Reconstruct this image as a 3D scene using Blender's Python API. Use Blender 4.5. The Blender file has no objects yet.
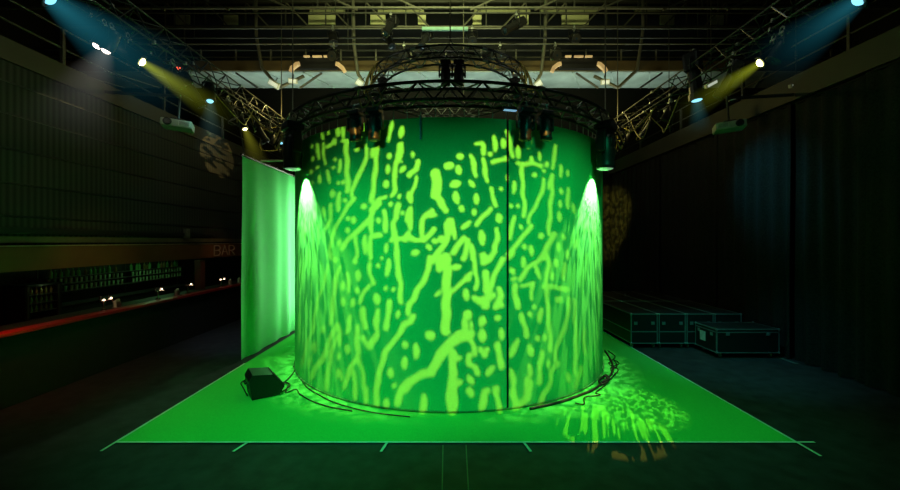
import bpy, math, random
import numpy as np
from mathutils import Vector, Matrix, Euler

random.seed(7)
SC = bpy.context.scene
COL = SC.collection
PI = math.pi
F = 385.0                     # focal length in pixels of a 900 px wide frame
CX, CY, CH = 446.0, 241.0, 2.4


def P(px, py, d):
    """a point seen at a place of the photograph, at depth d"""
    return Vector(((px - CX) / F * d, d, CH - (py - CY) / F * d))


# ------------------------------------------------------------------ materials
MATS = {}


def mat(name, col, rough=0.6, metal=0.0, var=0.15, scale=8.0, bump=0.0, emit=None, estr=0.0, spec=0.5, sheen=0.0):
    if name in MATS:
        return MATS[name]
    m = bpy.data.materials.new(name)
    m.use_nodes = True
    nt = m.node_tree
    b = nt.nodes['Principled BSDF']
    b.inputs['Roughness'].default_value = rough
    b.inputs['Metallic'].default_value = metal
    b.inputs['Specular IOR Level'].default_value = spec
    tc = nt.nodes.new('ShaderNodeTexCoord')
    nz = nt.nodes.new('ShaderNodeTexNoise')
    nz.inputs['Scale'].default_value = scale
    nz.inputs['Detail'].default_value = 3
    nt.links.new(tc.outputs['Object'], nz.inputs['Vector'])
    rp = nt.nodes.new('ShaderNodeValToRGB')
    a = [max(0, c * (1 - var)) for c in col[:3]] + [1]
    c2 = [min(1, c * (1 + var)) for c in col[:3]] + [1]
    rp.color_ramp.elements[0].color = a
    rp.color_ramp.elements[0].position = 0.3
    rp.color_ramp.elements[1].color = c2
    rp.color_ramp.elements[1].position = 0.7
    nt.links.new(nz.outputs['Fac'], rp.inputs['Fac'])
    nt.links.new(rp.outputs['Color'], b.inputs['Base Color'])
    if bump:
        bp = nt.nodes.new('ShaderNodeBump')
        bp.inputs['Strength'].default_value = bump
        bp.inputs['Distance'].default_value = 0.02
        nt.links.new(nz.outputs['Fac'], bp.inputs['Height'])
        nt.links.new(bp.outputs['Normal'], b.inputs['Normal'])
    if emit:
        b.inputs['Emission Color'].default_value = (*emit, 1)
        b.inputs['Emission Strength'].default_value = estr
    MATS[name] = m
    return m


M_FLOOR = mat('floor_asphalt', (0.026, 0.028, 0.032), 0.6, var=0.4, scale=5.0, bump=0.15, spec=0.3)
M_CEIL = mat('ceiling_black', (0.015, 0.016, 0.014), 0.9)
M_BACK = mat('back_wall_black', (0.012, 0.012, 0.008), 0.9)
M_DRAPE = mat('black_drape', (0.022, 0.022, 0.022), 0.95, var=0.3, scale=30, spec=0.1)
M_GREEN = mat('green_cloth', (0.10, 0.62, 0.17), 0.85, var=0.05, scale=40, spec=0.1)
M_GREENC = mat('green_carpet', (0.07, 0.60, 0.10), 0.9, var=0.08, scale=60, bump=0.1, spec=0.1)
M_PALECLOTH = mat('pale_green_cloth', (0.22, 0.72, 0.25), 0.85, var=0.05, scale=40, spec=0.1)
M_HEM = mat('dark_green_hem', (0.03, 0.2, 0.05), 0.9)
M_TRUSS = mat('black_truss', (0.02, 0.02, 0.021), 0.35, 0.2, spec=0.6)
M_LITLACE = mat('lit_lacing', (0.34, 0.36, 0.31), 0.5)  # paler than the black truss to imitate lamp light on the lacing
M_ALU = mat('aluminium', (0.42, 0.44, 0.4), 0.35, 0.8)
M_BLACK = mat('black_plastic', (0.012, 0.012, 0.013), 0.4)
M_BLACK2 = mat('black_metal', (0.02, 0.02, 0.02), 0.45, 0.3)
M_LENS = mat('dark_lens', (0.02, 0.04, 0.07), 0.08, 0.2, spec=1.0)
M_CABLE = mat('black_cable', (0.012, 0.012, 0.012), 0.55)
M_CABLEY = mat('tan_cable', (0.42, 0.34, 0.08), 0.5)
M_STEEL = mat('painted_steel', (0.16, 0.155, 0.11), 0.5, 0.2)
M_STEELD = mat('dark_steel', (0.07, 0.07, 0.055), 0.5, 0.3)
M_TIMBER = mat('brown_board', (0.085, 0.052, 0.010), 0.7, scale=4)
M_SOFFIT = mat('pale_soffit', (0.38, 0.46, 0.42), 0.6, var=0.3, scale=1.5)
M_PALE = mat('pale_panel', (0.75, 0.74, 0.38), 0.7, var=0.12, scale=3)
M_ARCH = mat('warm_light_glow', (0.8, 0.55, 0.28), 0.6, emit=(1.0, 0.62, 0.28), estr=0.22)  # warm light on the steel, put in as colour and glow
M_WHITEP = mat('white_plate', (0.72, 0.75, 0.68), 0.5)
M_PROJ = mat('white_casing', (0.5, 0.55, 0.47), 0.45)
M_CASE = mat('case_black', (0.012, 0.014, 0.015), 0.4, scale=60, bump=0.1)
M_CASEALU = mat('case_edge', (0.30, 0.36, 0.36), 0.35, 0.6)
M_PAPER = mat('paper_sheet', (0.65, 0.7, 0.66), 0.8)
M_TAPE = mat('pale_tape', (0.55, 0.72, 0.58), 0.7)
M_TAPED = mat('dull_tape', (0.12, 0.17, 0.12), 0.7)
M_RED = mat('red_counter', (0.34, 0.015, 0.02), 0.35)
M_BARFRONT = mat('bar_front', (0.012, 0.014, 0.013), 0.7)
M_FASCIA = mat('fascia_board', (0.16, 0.06, 0.022), 0.6, scale=2)
M_LETTER = mat('pale_letters', (0.42, 0.28, 0.2), 0.5)
M_CHROME = mat('chrome', (0.6, 0.6, 0.58), 0.15, 1.0)
M_TAPGLINT = mat('tap_glint', (1, 0.8, 0.6), 0.3, emit=(1.0, 0.72, 0.45), estr=5.0)  # glow stands in for bright reflections on the chrome
M_BOTTLE = mat('green_bottle', (0.10, 0.30, 0.10), 0.15, spec=0.8, var=0.4, scale=2)
M_BOTTLE2 = mat('brown_bottle', (0.16, 0.13, 0.05), 0.15, spec=0.8)
M_GLASS = mat('clear_glass', (0.28, 0.45, 0.28), 0.12, spec=0.8)
M_SHELF = mat('shelf_board', (0.03, 0.032, 0.028), 0.5)
M_STAINL = mat('stainless', (0.3, 0.32, 0.3), 0.3, 0.8)


def emat(name, col, s):
    return mat(name, col, 0.3, emit=col, estr=s)


E_YEL = emat('lamp_yellow', (1.0, 0.95, 0.35), 9)
E_CYAN = emat('lamp_cyan', (0.28, 0.75, 1.0), 1.3)
E_WARM = emat('lamp_warm', (1.0, 0.85, 0.72), 6)
E_WHITE = emat('lamp_white', (0.7, 1.0, 0.75), 0.2)
E_RED = emat('lamp_red', (1.0, 0.08, 0.03), 0.5)


# slatted dark wall
def slat_material():
    m = bpy.data.materials.new('slatted_wall')
    m.use_nodes = True
    nt = m.node_tree
    b = nt.nodes['Principled BSDF']
    b.inputs['Roughness'].default_value = 0.8
    b.inputs['Specular IOR Level'].default_value = 0.2
    tc = nt.nodes.new('ShaderNodeTexCoord')
    w = nt.nodes.new('ShaderNodeTexWave')
    w.bands_direction = 'Y'
    w.inputs['Scale'].default_value = 3.2
    nt.links.new(tc.outputs['Object'], w.inputs['Vector'])
    rp = nt.nodes.new('ShaderNodeValToRGB')
    rp.color_ramp.elements[0].color = (0.022, 0.024, 0.02, 1)
    rp.color_ramp.elements[1].color = (0.05, 0.052, 0.045, 1)
    nt.links.new(w.outputs['Fac'], rp.inputs['Fac'])
    nt.links.new(rp.outputs['Color'], b.inputs['Base Color'])
    bp = nt.nodes.new('ShaderNodeBump')
    bp.inputs['Strength'].default_value = 0.3
    nt.links.new(w.outputs['Fac'], bp.inputs['Height'])
    nt.links.new(bp.outputs['Normal'], b.inputs['Normal'])
    return m


M_SLAT = slat_material()


# ------------------------------------------------------------------ mesh builder
class MB:
    def __init__(s):
        s.v, s.f = [], []

    def add(s, vs, fs, M=None):
        o = len(s.v)
        for p in vs:
            p = Vector(p)
            s.v.append(tuple(M @ p if M else p))
        s.f += [tuple(i + o for i in f) for f in fs]
        return s

    def box(s, c, size, rot=None, bev=0.0):
        x, y, z = [a / 2 for a in size]
        M = Matrix.Translation(c) @ (Euler(rot).to_matrix().to_4x4() if rot else Matrix())
        if bev <= 0:
            vs = [(i * x, j * y, k * z) for k in (-1, 1) for j in (-1, 1) for i in (-1, 1)]
            fs = [(0, 2, 3, 1), (4, 5, 7, 6), (0, 1, 5, 4), (2, 6, 7, 3), (0, 4, 6, 2), (1, 3, 7, 5)]
            return s.add(vs, fs, M)
        import bmesh
        bm = bmesh.new()
        bmesh.ops.create_cube(bm, size=1)
        for v in bm.verts:
            v.co = Vector((v.co.x * 2 * x, v.co.y * 2 * y, v.co.z * 2 * z))
        bmesh.ops.bevel(bm, geom=bm.edges[:], offset=bev, segments=2, affect='EDGES', profile=0.6)
        bm.verts.index_update()
        s.add([v.co for v in bm.verts], [[v.index for v in f.verts] for f in bm.faces], M)
        bm.free()
        return s

    def tube(s, pts, r, n=6, cap=True):
        pts = [Vector(p) for p in pts]
        k = len(pts)
        rs = r if isinstance(r, (list, tuple)) else [r] * k
        o = len(s.v)
        up = None
        for i, p in enumerate(pts):
            a = pts[max(0, i - 1)]
            b = pts[min(k - 1, i + 1)]
            t = (b - a)
            t = t.normalized() if t.length > 1e-9 else Vector((0, 0, 1))
            if up is None:
                up = Vector((0, 0, 1)) if abs(t.z) < 0.9 else Vector((1, 0, 0))
            x = up.cross(t)
            if x.length < 1e-6:
                x = Vector((1, 0, 0)).cross(t)
            x.normalize()
            y = t.cross(x)
            up = y
            for j in range(n):
                an = 2 * PI * j / n
                s.v.append(tuple(p + (x * math.cos(an) + y * math.sin(an)) * rs[i]))
        for i in range(k - 1):
            for j in range(n):
                j2 = (j + 1) % n
                s.f.append((o + i * n + j, o + i * n + j2, o + (i + 1) * n + j2, o + (i + 1) * n + j))
        if cap:
            s.f.append(tuple(o + j for j in reversed(range(n))))
            s.f.append(tuple(o + (k - 1) * n + j for j in range(n)))
        return s

    def ring(s, R, r, z, n=96, m=6, c=(0, 0)):
        o = len(s.v)
        for i in range(n):
            a = 2 * PI * i / n
            for j in range(m):
                b = 2 * PI * j / m
                q = R + r * math.cos(b)
                s.v.append((c[0] + q * math.sin(a), c[1] - q * math.cos(a), z + r * math.sin(b)))
        for i in range(n):
            i2 = (i + 1) % n
            for j in range(m):
                j2 = (j + 1) % m
                s.f.append((o + i * m + j, o + i2 * m + j, o + i2 * m + j2, o + i * m + j2))
        return s

    def lathe(s, prof, n=12, M=None):
        vs, fs = [], []
        for (r, z) in prof:
            for j in range(n):
                a = 2 * PI * j / n
                vs.append((r * math.cos(a), r * math.sin(a), z))
        k = len(prof)
        for i in range(k - 1):
            for j in range(n):
                j2 = (j + 1) % n
                fs.append((i * n + j, i * n + j2, (i + 1) * n + j2, (i + 1) * n + j))
        fs.append(tuple(reversed(range(n))))
        fs.append(tuple((k - 1) * n + j for j in range(n)))
        return s.add(vs, fs, M)

    def build(s, name, m, parent=None, loc=None, rot=None, smooth=False):
        me = bpy.data.meshes.new(name)
        me.from_pydata(s.v, [], s.f)
        me.materials.append(m)
        if smooth:
            for p in me.polygons:
                p.use_smooth = True
        return link(name, me, parent, loc, rot)


def link(name, me, parent=None, loc=None, rot=None):
    o = bpy.data.objects.new(name, me)
    COL.objects.link(o)
    if parent:
        o.parent = parent
    if loc is not None:
        o.location = loc
    if rot is not None:
        o.rotation_euler = rot
    return o


CACHE = {}


def inst(name, key, m, fn, parent=None, loc=None, rot=None, smooth=False):
    """an object whose mesh is shared by every repeat of the same kind"""
    k = (key, m.name)
    if k not in CACHE:
        mb = MB()
        fn(mb)
        o = mb.build(name, m, parent, loc, rot, smooth)
        CACHE[k] = o.data
        return o
    return link(name, CACHE[k], parent, loc, rot)


def tag(o, label=None, cat=None, group=None, kind=None):
    if label:
        o['label'] = label
    if cat:
        o['category'] = cat
    if group:
        o['group'] = group
    if kind:
        o['kind'] = kind
    return o


def thing(name, label, cat, loc=(0, 0, 0), rot=None, group=None):
    o = link(name, None, None, loc, rot)
    o.empty_display_size = 0.1
    return tag(o, label, cat, group)


def struct(name, mb, m, label=None):
    o = mb.build(name, m)
    return tag(o, label or name.replace('_', ' '), name.split('_')[0], None, 'structure')


def aim(direction):
    return Vector(direction).to_track_quat('-Z', 'Y').to_euler()


def spot(name, loc, target, power, col, deg, blend=0.3, radius=0.03):
    d = bpy.data.lights.new(name, 'SPOT')
    d.energy = power
    d.color = col
    d.spot_size = math.radians(deg)
    d.spot_blend = blend
    d.shadow_soft_size = radius
    o = link(name, d, None, loc)
    o.rotation_euler = aim(Vector(target) - Vector(loc))
    return o


def area(name, loc, target, power, col, size, sy=None, spread=180):
    d = bpy.data.lights.new(name, 'AREA')
    d.energy = power
    d.color = col
    d.size = size
    if sy:
        d.shape = 'RECTANGLE'
        d.size_y = sy
    d.spread = math.radians(spread)
    o = link(name, d, None, loc)
    o.rotation_euler = aim(Vector(target) - Vector(loc))
    return o


def point(name, loc, power, col, radius=0.05):
    d = bpy.data.lights.new(name, 'POINT')
    d.energy = power
    d.color = col
    d.shadow_soft_size = radius
    return link(name, d, None, loc)


# ------------------------------------------------------------------ camera
cd = bpy.data.cameras.new('camera')
cd.sensor_width = 36.0
cd.lens = F / 900 * 36.0
cd.shift_x = (450 - CX) / 900
cd.shift_y = -(245 - CY) / 900
cd.clip_start = 0.05
cam = link('camera', cd, None, (0, 0, CH), (PI / 2, 0, 0))
SC.camera = cam
SC.view_settings.view_transform = 'Standard'
SC.view_settings.look = 'None'

w = bpy.data.worlds.new('world')
SC.world = w
w.use_nodes = True
w.node_tree.nodes['Background'].inputs['Color'].default_value = (0.5, 0.75, 0.55, 1)
w.node_tree.nodes['Background'].inputs['Strength'].default_value = 0.004

# ------------------------------------------------------------------ the room
XL, XR, YB, ZC = -12.0, 12.0, 16.6, 11.2
struct('floor', MB().box((0, 6.5, -0.1), (24.4, 21, 0.2)), M_FLOOR, 'dark asphalt-like studio floor')
struct('ceiling', MB().box((0, 6.5, ZC + 0.1), (24.4, 21, 0.2)), M_CEIL, 'black ceiling high above the studio')
struct('wall_back', MB().box((0, YB + 0.1, ZC / 2), (24.4, 0.2, ZC)), M_BACK, 'black back wall of the studio')
# left side: slatted wall above the bar, set under the gallery
WL = -6.6
mb = MB()
mb.box((WL - 0.1, 6.5, (2.34 + 5.1) / 2), (0.2, 20, 5.1 - 2.34))
struct('wall_left', mb, M_SLAT, 'dark slatted wall above the bar')
for i, z in enumerate((2.78, 3.28, 3.80, 4.32, 4.80)):
    struct('trim_%d' % (i + 1), MB().box((WL + 0.006, 6.5, z), (0.014, 19.8, 0.022)), M_BLACK, 'thin dark seam strip across the left wall')
struct('trim_6', MB().box((WL + 0.03, 7.4, 2.56), (0.06, 7.0, 0.10)), M_BLACK2, 'dark ledge on the left wall over the bar sign board')
struct('trim_7', MB().box((WL + 0.012, 6.5, 2.42), (0.024, 19.6, 0.10)), mat('olive_strip', (0.10, 0.09, 0.05), 0.6), 'olive strip under the ledge on the left wall')
struct('wall_left_bar', MB().box((-8.9, 6.5, 1.2), (0.2, 20, 2.4)), M_BACK, 'dark wall at the back of the bar')
struct('ceiling_bar', MB().box((-7.7, 6.5, 2.36), (2.2, 20, 0.04)), M_CEIL, 'dark ceiling of the bar')
struct('wall_right', MB().box((7.5, 6.5, 2.6), (0.2, 20, 5.2)), M_BACK, 'dark wall behind the right curtains')
struct('wall_left_upper', MB().box((XL - 0.1, 6.5, ZC / 2), (0.2, 21, ZC)), M_BACK, 'black outer wall above the left gallery')
struct('wall_right_upper', MB().box((XR + 0.1, 6.5, ZC / 2), (0.2, 21, ZC)), M_BACK, 'black outer wall above the right gallery')

# ------------------------------------------------------------------ galleries
def gallery(side, label, x0, zb, zt):
    t = thing('gallery', label, 'gallery', (x0 * side, 0, zb))
    MB().box((side * 2.4, 6.5, 0.06), (4.7, 20, 0.12)).build('deck', M_STEELD, t)
    MB().box((side * 0.03, 6.5, (zt - zb) / 2 + 0.0), (0.06, 20, zt - zb)).build('fascia', mat('gallery_fascia', (0.055, 0.05, 0.032), 0.7, scale=1.2), t)
    h = zt - zb
    for k, zz in enumerate((0.32, 0.66)):
        MB().tube([(side * 0.12, -3, h + zz), (side * 0.12, 16.4, h + zz)], 0.018).build('handrail' if k else 'midrail', M_STEELD, t)
    y = 1.9
    while y < 16:
        inst('post', 'gpost', M_STEELD, lambda m: m.box((0, 0, 0.33), (0.05, 0.05, 0.66)), t, (side * 0.12, y, h))
        y += 2.4
    return t


gallery(-1, 'dark gallery with a thin railing above the slatted wall on the left', 6.55, 5.1, 5.43)
gallery(1, 'dark gallery with a thin railing above the black curtains on the right', 6.9, 5.2, 5.68)

# ------------------------------------------------------------------ carpet and tapes
CC = Vector((0.055, 8.5, 0))
RC, HC = 3.155, 4.12
x0, x1, y0, y1 = -3.92, 4.16, 4.574, 12.5
mb = MB()
n = 40
cp = MB().box(((x0 + x1) / 2, (y0 + y1) / 2, 0.006), (x1 - x0, y1 - y0, 0.012)).build('green_carpet', M_GREENC)
tag(cp, 'bright green square carpet lying under the round green screen', 'carpet')


def tape(label, a, b, wdt, m=M_TAPE, z=0.0125):
    a = Vector((a[0], a[1], 0))
    b = Vector((b[0], b[1], 0))
    d = b - a
    c = (a + b) / 2
    o = MB().box((0, 0, 0), (d.length, wdt, 0.002)).build('floor_tape', m, None, (c.x, c.y, z), (0, 0, math.atan2(d.y, d.x)))
    return tag(o, label, 'tape', 'tape strips on the floor')


def ground(px, py):
    d = CH * F / (py - CY)
    p = P(px, py, d)
    return (p.x, p.y)


tape('pale tape along the front edge of the green carpet, running past its right corner', (x0, y0), (x1 + 0.22, y0), 0.03)
tape('pale tape along the right edge of the green carpet, running past the front corner', (x1, y0 - 0.3), (x1, y1), 0.03, z=0.015)
tape('pale tape along the left edge of the green carpet, running past the front corner', (x0, y0 - 0.2), (x0, 7.5), 0.03, z=0.015)
tape('short slanted tape mark at the carpet front, left of centre', ground(381, 453), ground(387, 444), 0.03, z=0.0175)
tape('short slanted tape mark at the carpet front, right of centre', ground(531, 453), ground(524, 444), 0.03, z=0.0175)
tape('short slanted tape mark at the carpet front, far left', ground(233, 453), ground(247, 444), 0.03, z=0.0175)
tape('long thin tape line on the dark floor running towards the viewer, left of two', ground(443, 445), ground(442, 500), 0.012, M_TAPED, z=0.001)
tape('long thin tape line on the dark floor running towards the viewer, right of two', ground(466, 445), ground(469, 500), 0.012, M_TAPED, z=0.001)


# ------------------------------------------------------------------ round green screen
def cyl_hit(px, py):
    dx, dz = (px - CX) / F, -(py - CY) / F
    a = dx * dx + 1
    b = -2 * (dx * CC.x + CC.y)
    c = CC.x ** 2 + CC.y ** 2 - RC * RC
    disc = b * b - 4 * a * c
    disc = np.maximum(disc, 0)
    t = (-b - np.sqrt(disc)) / (2 * a)
    return dx * t, t, CH + dz * t


def ang_at(px):
    x, y, z = cyl_hit(px, 241.0)
    return math.atan2(x - CC.x, -(y - CC.y))


A_SLIT = ang_at(507.3)
A_SEAM = ang_at(423)
drum = thing('round_green_screen', 'tall round green cloth screen hanging from the big ring truss, lit with leafy light shapes', 'green screen', CC)


def drum_panel(a0, a1, n, r0=RC):
    m = MB()
    zs = [0.02, 0.3, 1.2, 2.2, 3.2, HC - 0.06, HC]
    for i in range(n + 1):
        a = a0 + (a1 - a0) * i / n
        rr = r0 + 0.004 * math.sin(a * 31) + 0.003 * math.sin(a * 77 + 1)
        if i in (0, n):
            rr = r0 + 0.012
        for k, z in enumerate(zs):
            m.v.append((rr * math.sin(a), -rr * math.cos(a), z))
    L = len(zs)
    for i in range(n):
        for k in range(L - 1):
            m.f.append((i * L + k, (i + 1) * L + k, (i + 1) * L + k + 1, i * L + k + 1))
    return m


gap = 0.005
p1 = drum_panel(A_SLIT - 2 * PI * 0.52, A_SLIT - gap, 130).build('cloth_panel', M_GREEN, drum, smooth=True)
p2 = drum_panel(A_SLIT + gap, A_SLIT + 2 * PI * 0.48, 120).build('cloth_panel', M_GREEN, drum, smooth=True)
mb = MB()
mb.tube([((RC - 0.03) * math.sin(A_SLIT), -(RC - 0.03) * math.cos(A_SLIT), z) for z in (0.02, HC - 0.02)], 0.03, 6)
mb.build('slit_backing', M_BLACK, drum)
MB().ring(RC + 0.012, 0.012, 0.03, 160, 6).build('hem', M_HEM, drum)
for k in range(96):
    a = 2 * PI * k / 96
    inst('tie', 'drumtie', M_WHITEP, lambda m: m.tube([(0, 0, 0), (0, 0, 0.17)], 0.006, 5), drum, (3.1 * math.sin(a), -3.1 * math.cos(a), HC - 0.02))
MB().ring(3.1, 0.012, HC - 0.01, 160, 6).build('top_batten', M_STEELD, drum)
a = ang_at(421)
MB().box((0, 0, 0), (0.028, 0.012, 0.34), None).build('strap', M_BLACK, drum, ((RC + 0.03) * math.sin(a), -(RC + 0.03) * math.cos(a), 3.98), (0, 0, a))


# ------------------------------------------------------------------ ring trusses
def ring_truss(label, loc, ri, ro, zb, zt, rt, nb, rb):
    t = thing('ring_truss', label, 'truss', loc)
    for (R, z) in ((ro, zt), (ri, zt), (ro, zb), (ri, zb)):
        MB().ring(R, rt, z, 128, 8).build('chord', M_TRUSS, t, smooth=True)

    def pt(R, a, z):
        return (R * math.sin(a), -R * math.cos(a), z)
    lac = [MB() for _ in range(4)]
    for k in range(nb):
        a0, am, a1 = 2 * PI * (k - 0.5) / nb, 2 * PI * k / nb, 2 * PI * (k + 0.5) / nb
        for j, (A, B) in enumerate((((ro, zb), (ro, zt)), ((ri, zb), (ri, zt)), ((ri, zt), (ro, zt)), ((ri, zb), (ro, zb)))):
            lac[j].tube([pt(A[0], a0, A[1]), pt(B[0], am, B[1])], rb, 6)
            lac[j].tube([pt(B[0], am, B[1]), pt(A[0], a1, A[1])], rb, 6)
    for m, mt in zip(lac, (M_TRUSS, M_LITLACE, M_LITLACE, M_LITLACE)):
        m.build('lacing', mt, t, smooth=True)
    for k in range(8):          # spigot joints between truss sections
        a = 2 * PI * (k + 0.5) / 8
        for (R, z) in ((ro, zt), (ri, zt), (ro, zb), (ri, zb)):
            q = [pt(R, a - 0.05 / R, z), pt(R, a + 0.05 / R, z)]
            MB().tube(q, rt * 1.45, 8).build('joint', M_ALU, t)
    return t


big = ring_truss('large black ring truss carrying the round green screen', CC, 3.09, 3.35, 4.30, 4.54, 0.024, 48, 0.012)
small = ring_truss('small black ring truss hanging above the middle of the big ring', CC, 1.43, 1.69, 5.65, 5.87, 0.02, 26, 0.010)


def chain(label, x, y, z0, z1, body=True):
    t = thing('chain_hoist', label, 'hoist', (x, y, z0), group='chain hoists')
    MB().tube([(0, 0, 0.1), (0, 0, z1 - z0)], 0.012, 5).build('chain', M_STEEL, t)
    MB().tube([(0.0, 0, 0.12), (0.04, 0, 0.09), (0.045, 0, 0.04), (0.0, 0, 0.01), (-0.03, 0, 0.04)], 0.011, 6).build('hook', M_ALU, t)
    if body:
        m = MB().box((0, 0, 1.35), (0.13, 0.11, 0.22), bev=0.02)
        m.build('motor', M_STEEL, t)
    return t


chain('chain hoist on the left side of the big ring truss', CC.x - 3.12, 7.7, 4.56, 10.6, False)
chain('chain hoist on the right side of the big ring truss', CC.x + 3.09, 7.6, 4.56, 10.6, False)
chain('chain hoist in the centre holding the small ring truss front', CC.x + 0.02, 8.5 - 1.56, 5.89, 11.0, True)
chain('chain hoist at the back of the small ring truss', CC.x + 0.4, 8.5 + 1.5, 5.89, 11.0, False)


# ------------------------------------------------------------------ moving heads and lamps
def f_clamp(m):
    m.tube([(0.0, -0.03, 0.0), (0.0, -0.035, 0.04), (0, 0, 0.07), (0, 0.035, 0.04), (0, 0.03, 0.0)], 0.012, 6)
    m.box((0, 0, -0.015), (0.05, 0.09, 0.03))
    m.tube([(0, 0, -0.01), (0, 0, -0.07)], 0.014, 6)


def f_base(m):
    m.box((0, 0, -0.105), (0.24, 0.2, 0.09), bev=0.02)
    m.box((0, 0, -0.16), (0.13, 0.13, 0.03), bev=0.01)


def f_yoke(m):
    m.box((0, 0, -0.185), (0.30, 0.10, 0.035), bev=0.01)
    for s in (-1, 1):
        m.box((s * 0.14, 0, -0.30), (0.035, 0.10, 0.24), bev=0.012)
        m.tube([(s * 0.16, 0, -0.36), (s * 0.10, 0, -0.36)], 0.035, 10)


def f_head(m):
    m.lathe([(0.05, 0.17), (0.085, 0.155), (0.10, 0.10), (0.108, 0.0), (0.112, -0.08), (0.10, -0.14), (0.105, -0.20), (0.108, -0.235), (0.095, -0.24)], 14)
    for k in range(6):
        a = PI * k / 3
        m.box((0.098 * math.cos(a), 0.098 * math.sin(a), 0.06), (0.02, 0.02, 0.12))


def f_lens(m):
    m.lathe([(0.088, -0.236), (0.086, -0.244), (0.05, -0.254), (0.005, -0.258)], 14)


def moving_head(label, loc, rz, tilt, group, lens=M_LENS, scale=1.0, pan=0.0):
    t = thing('moving_head_lamp', label, 'stage lamp', loc, (0, 0, rz), group)
    t.scale = (scale,) * 3
    inst('clamp', 'mh_clamp', M_ALU, f_clamp, t)
    inst('base', 'mh_base', M_BLACK, f_base, t)
    inst('yoke', 'mh_yoke', M_BLACK2, f_yoke, t)
    h = inst('head', 'mh_head', M_BLACK, f_head, t, (0, 0, -0.36), (tilt, 0, 0), True)
    inst('lens', 'mh_lens', lens, f_lens, h, None, None, True)
    return t


def on_ring(ang, R=3.35, z=4.28):
    return (CC.x + R * math.sin(ang), CC.y - R * math.cos(ang), z)


def ring_ang(px, R=3.35):
    lo, hi = -1.2, 1.2
    for _ in range(50):
        mid = (lo + hi) / 2
        x, y, _z = on_ring(mid, R)
        if x / y * F + CX < px:
            lo = mid
        else:
            hi = mid
    return lo


G_R = 'moving lamps on the big ring truss'
for px, tl, lab, sc in ((355, 0.12, 'black moving lamp under the ring truss, left one of the left pair', 1.0),
                        (374.5, -0.05, 'black moving lamp under the ring truss, right one of the left pair', 1.05),
                        (525.5, 0.05, 'black moving lamp under the ring truss, left one of the right pair', 1.05),
                        (545.5, -0.12, 'black moving lamp under the ring truss, right one of the right pair', 1.0)):
    a = ring_ang(px)
    moving_head(lab, on_ring(a), a, tl, G_R, scale=sc * 0.78)
AL, AR = ring_ang(294), ring_ang(604)
moving_head('large moving lamp at the left edge of the round green screen', on_ring(AL, 3.37, 4.42), AL, 0.0, G_R, E_WHITE, 1.4)
moving_head('large moving lamp at the right edge of the round green screen', on_ring(AR, 3.37, 4.42), AR, 0.0, G_R, E_WHITE, 1.4)
for k, aa in enumerate((2.2, 2.7, 3.3, 3.9)):
    pass
# a light blue LED bar by the right pair of lamps
a = ring_ang(511)
t = thing('led_bar', 'short slim lamp bar with a pale blue face left of the right lamp pair', 'lamp', on_ring(a, 3.3, 4.22), (0, 0, a))
MB().box((0, 0, 0), (0.2, 0.06, 0.05), bev=0.01).build('housing', M_BLACK2, t)
MB().box((0, -0.02, -0.028), (0.18, 0.05, 0.01)).build('diffuser', emat('led_blue', (0.3, 0.6, 0.9), 0.6), t)
MB().box((0, 0, 0.05), (0.03, 0.03, 0.06)).build('bracket', M_ALU, t)

# lamps of the small ring
G_S = 'lamps on the small ring truss'
moving_head('black lamp hanging at the front of the small ring truss, left of two', (CC.x - 0.06, 8.5 - 1.69, 5.63), 0.0, 0.0, G_S, scale=0.8)
moving_head('black lamp hanging at the front of the small ring truss, right of two', (CC.x + 0.17, 8.5 - 1.69, 5.63), 0.0, 0.0, G_S, scale=0.8)
moving_head('lamp hanging at the left end of the small ring truss', (CC.x - 1.55, 8.2, 5.63), -1.2, 0.3, G_S, scale=0.8)
moving_head('lamp hanging at the right end of the small ring truss', (CC.x + 1.5, 8.2, 5.63), 1.2, 0.3, G_S, scale=0.8)
moving_head('lamp hanging front left on the small ring truss', (CC.x - 1.3, 7.55, 5.63), -0.8, -0.3, G_S, scale=0.7)
moving_head('lamp hanging front right on the small ring truss', (CC.x + 1.3, 7.55, 5.63), 0.8, -0.3, G_S, scale=0.7)


# par cans / profile spots
def f_can(m):
    m.lathe([(0.03, 0.16), (0.075, 0.14), (0.09, 0.05), (0.09, -0.17), (0.098, -0.172), (0.098, -0.185), (0.084, -0.185)], 14)


def f_canlens(m):
    m.lathe([(0.083, -0.165), (0.08, -0.178), (0.04, -0.184), (0.004, -0.186)], 14)


def f_candome(m):
    m.lathe([(0.083, -0.165)] + [(0.056 * math.cos(k * PI / 14) + 0.002, -0.172 - 0.05 * math.sin(k * PI / 14)) for k in range(8)], 14)


def f_canyoke(m):
    m.tube([(-0.11, 0, -0.20), (-0.11, 0, -0.06), (-0.06, 0, -0.045), (0.06, 0, -0.045), (0.11, 0, -0.06), (0.11, 0, -0.20)], 0.012, 5)


def f_profile(m):
    m.box((0, 0, 0.12), (0.17, 0.17, 0.22), bev=0.03)
    m.lathe([(0.06, 0.02), (0.07, -0.02), (0.07, -0.26), (0.085, -0.27), (0.085, -0.34), (0.075, -0.34)], 12)


def f_profilelens(m):
    m.lathe([(0.072, -0.332), (0.05, -0.343), (0.004, -0.347)], 12)


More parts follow.
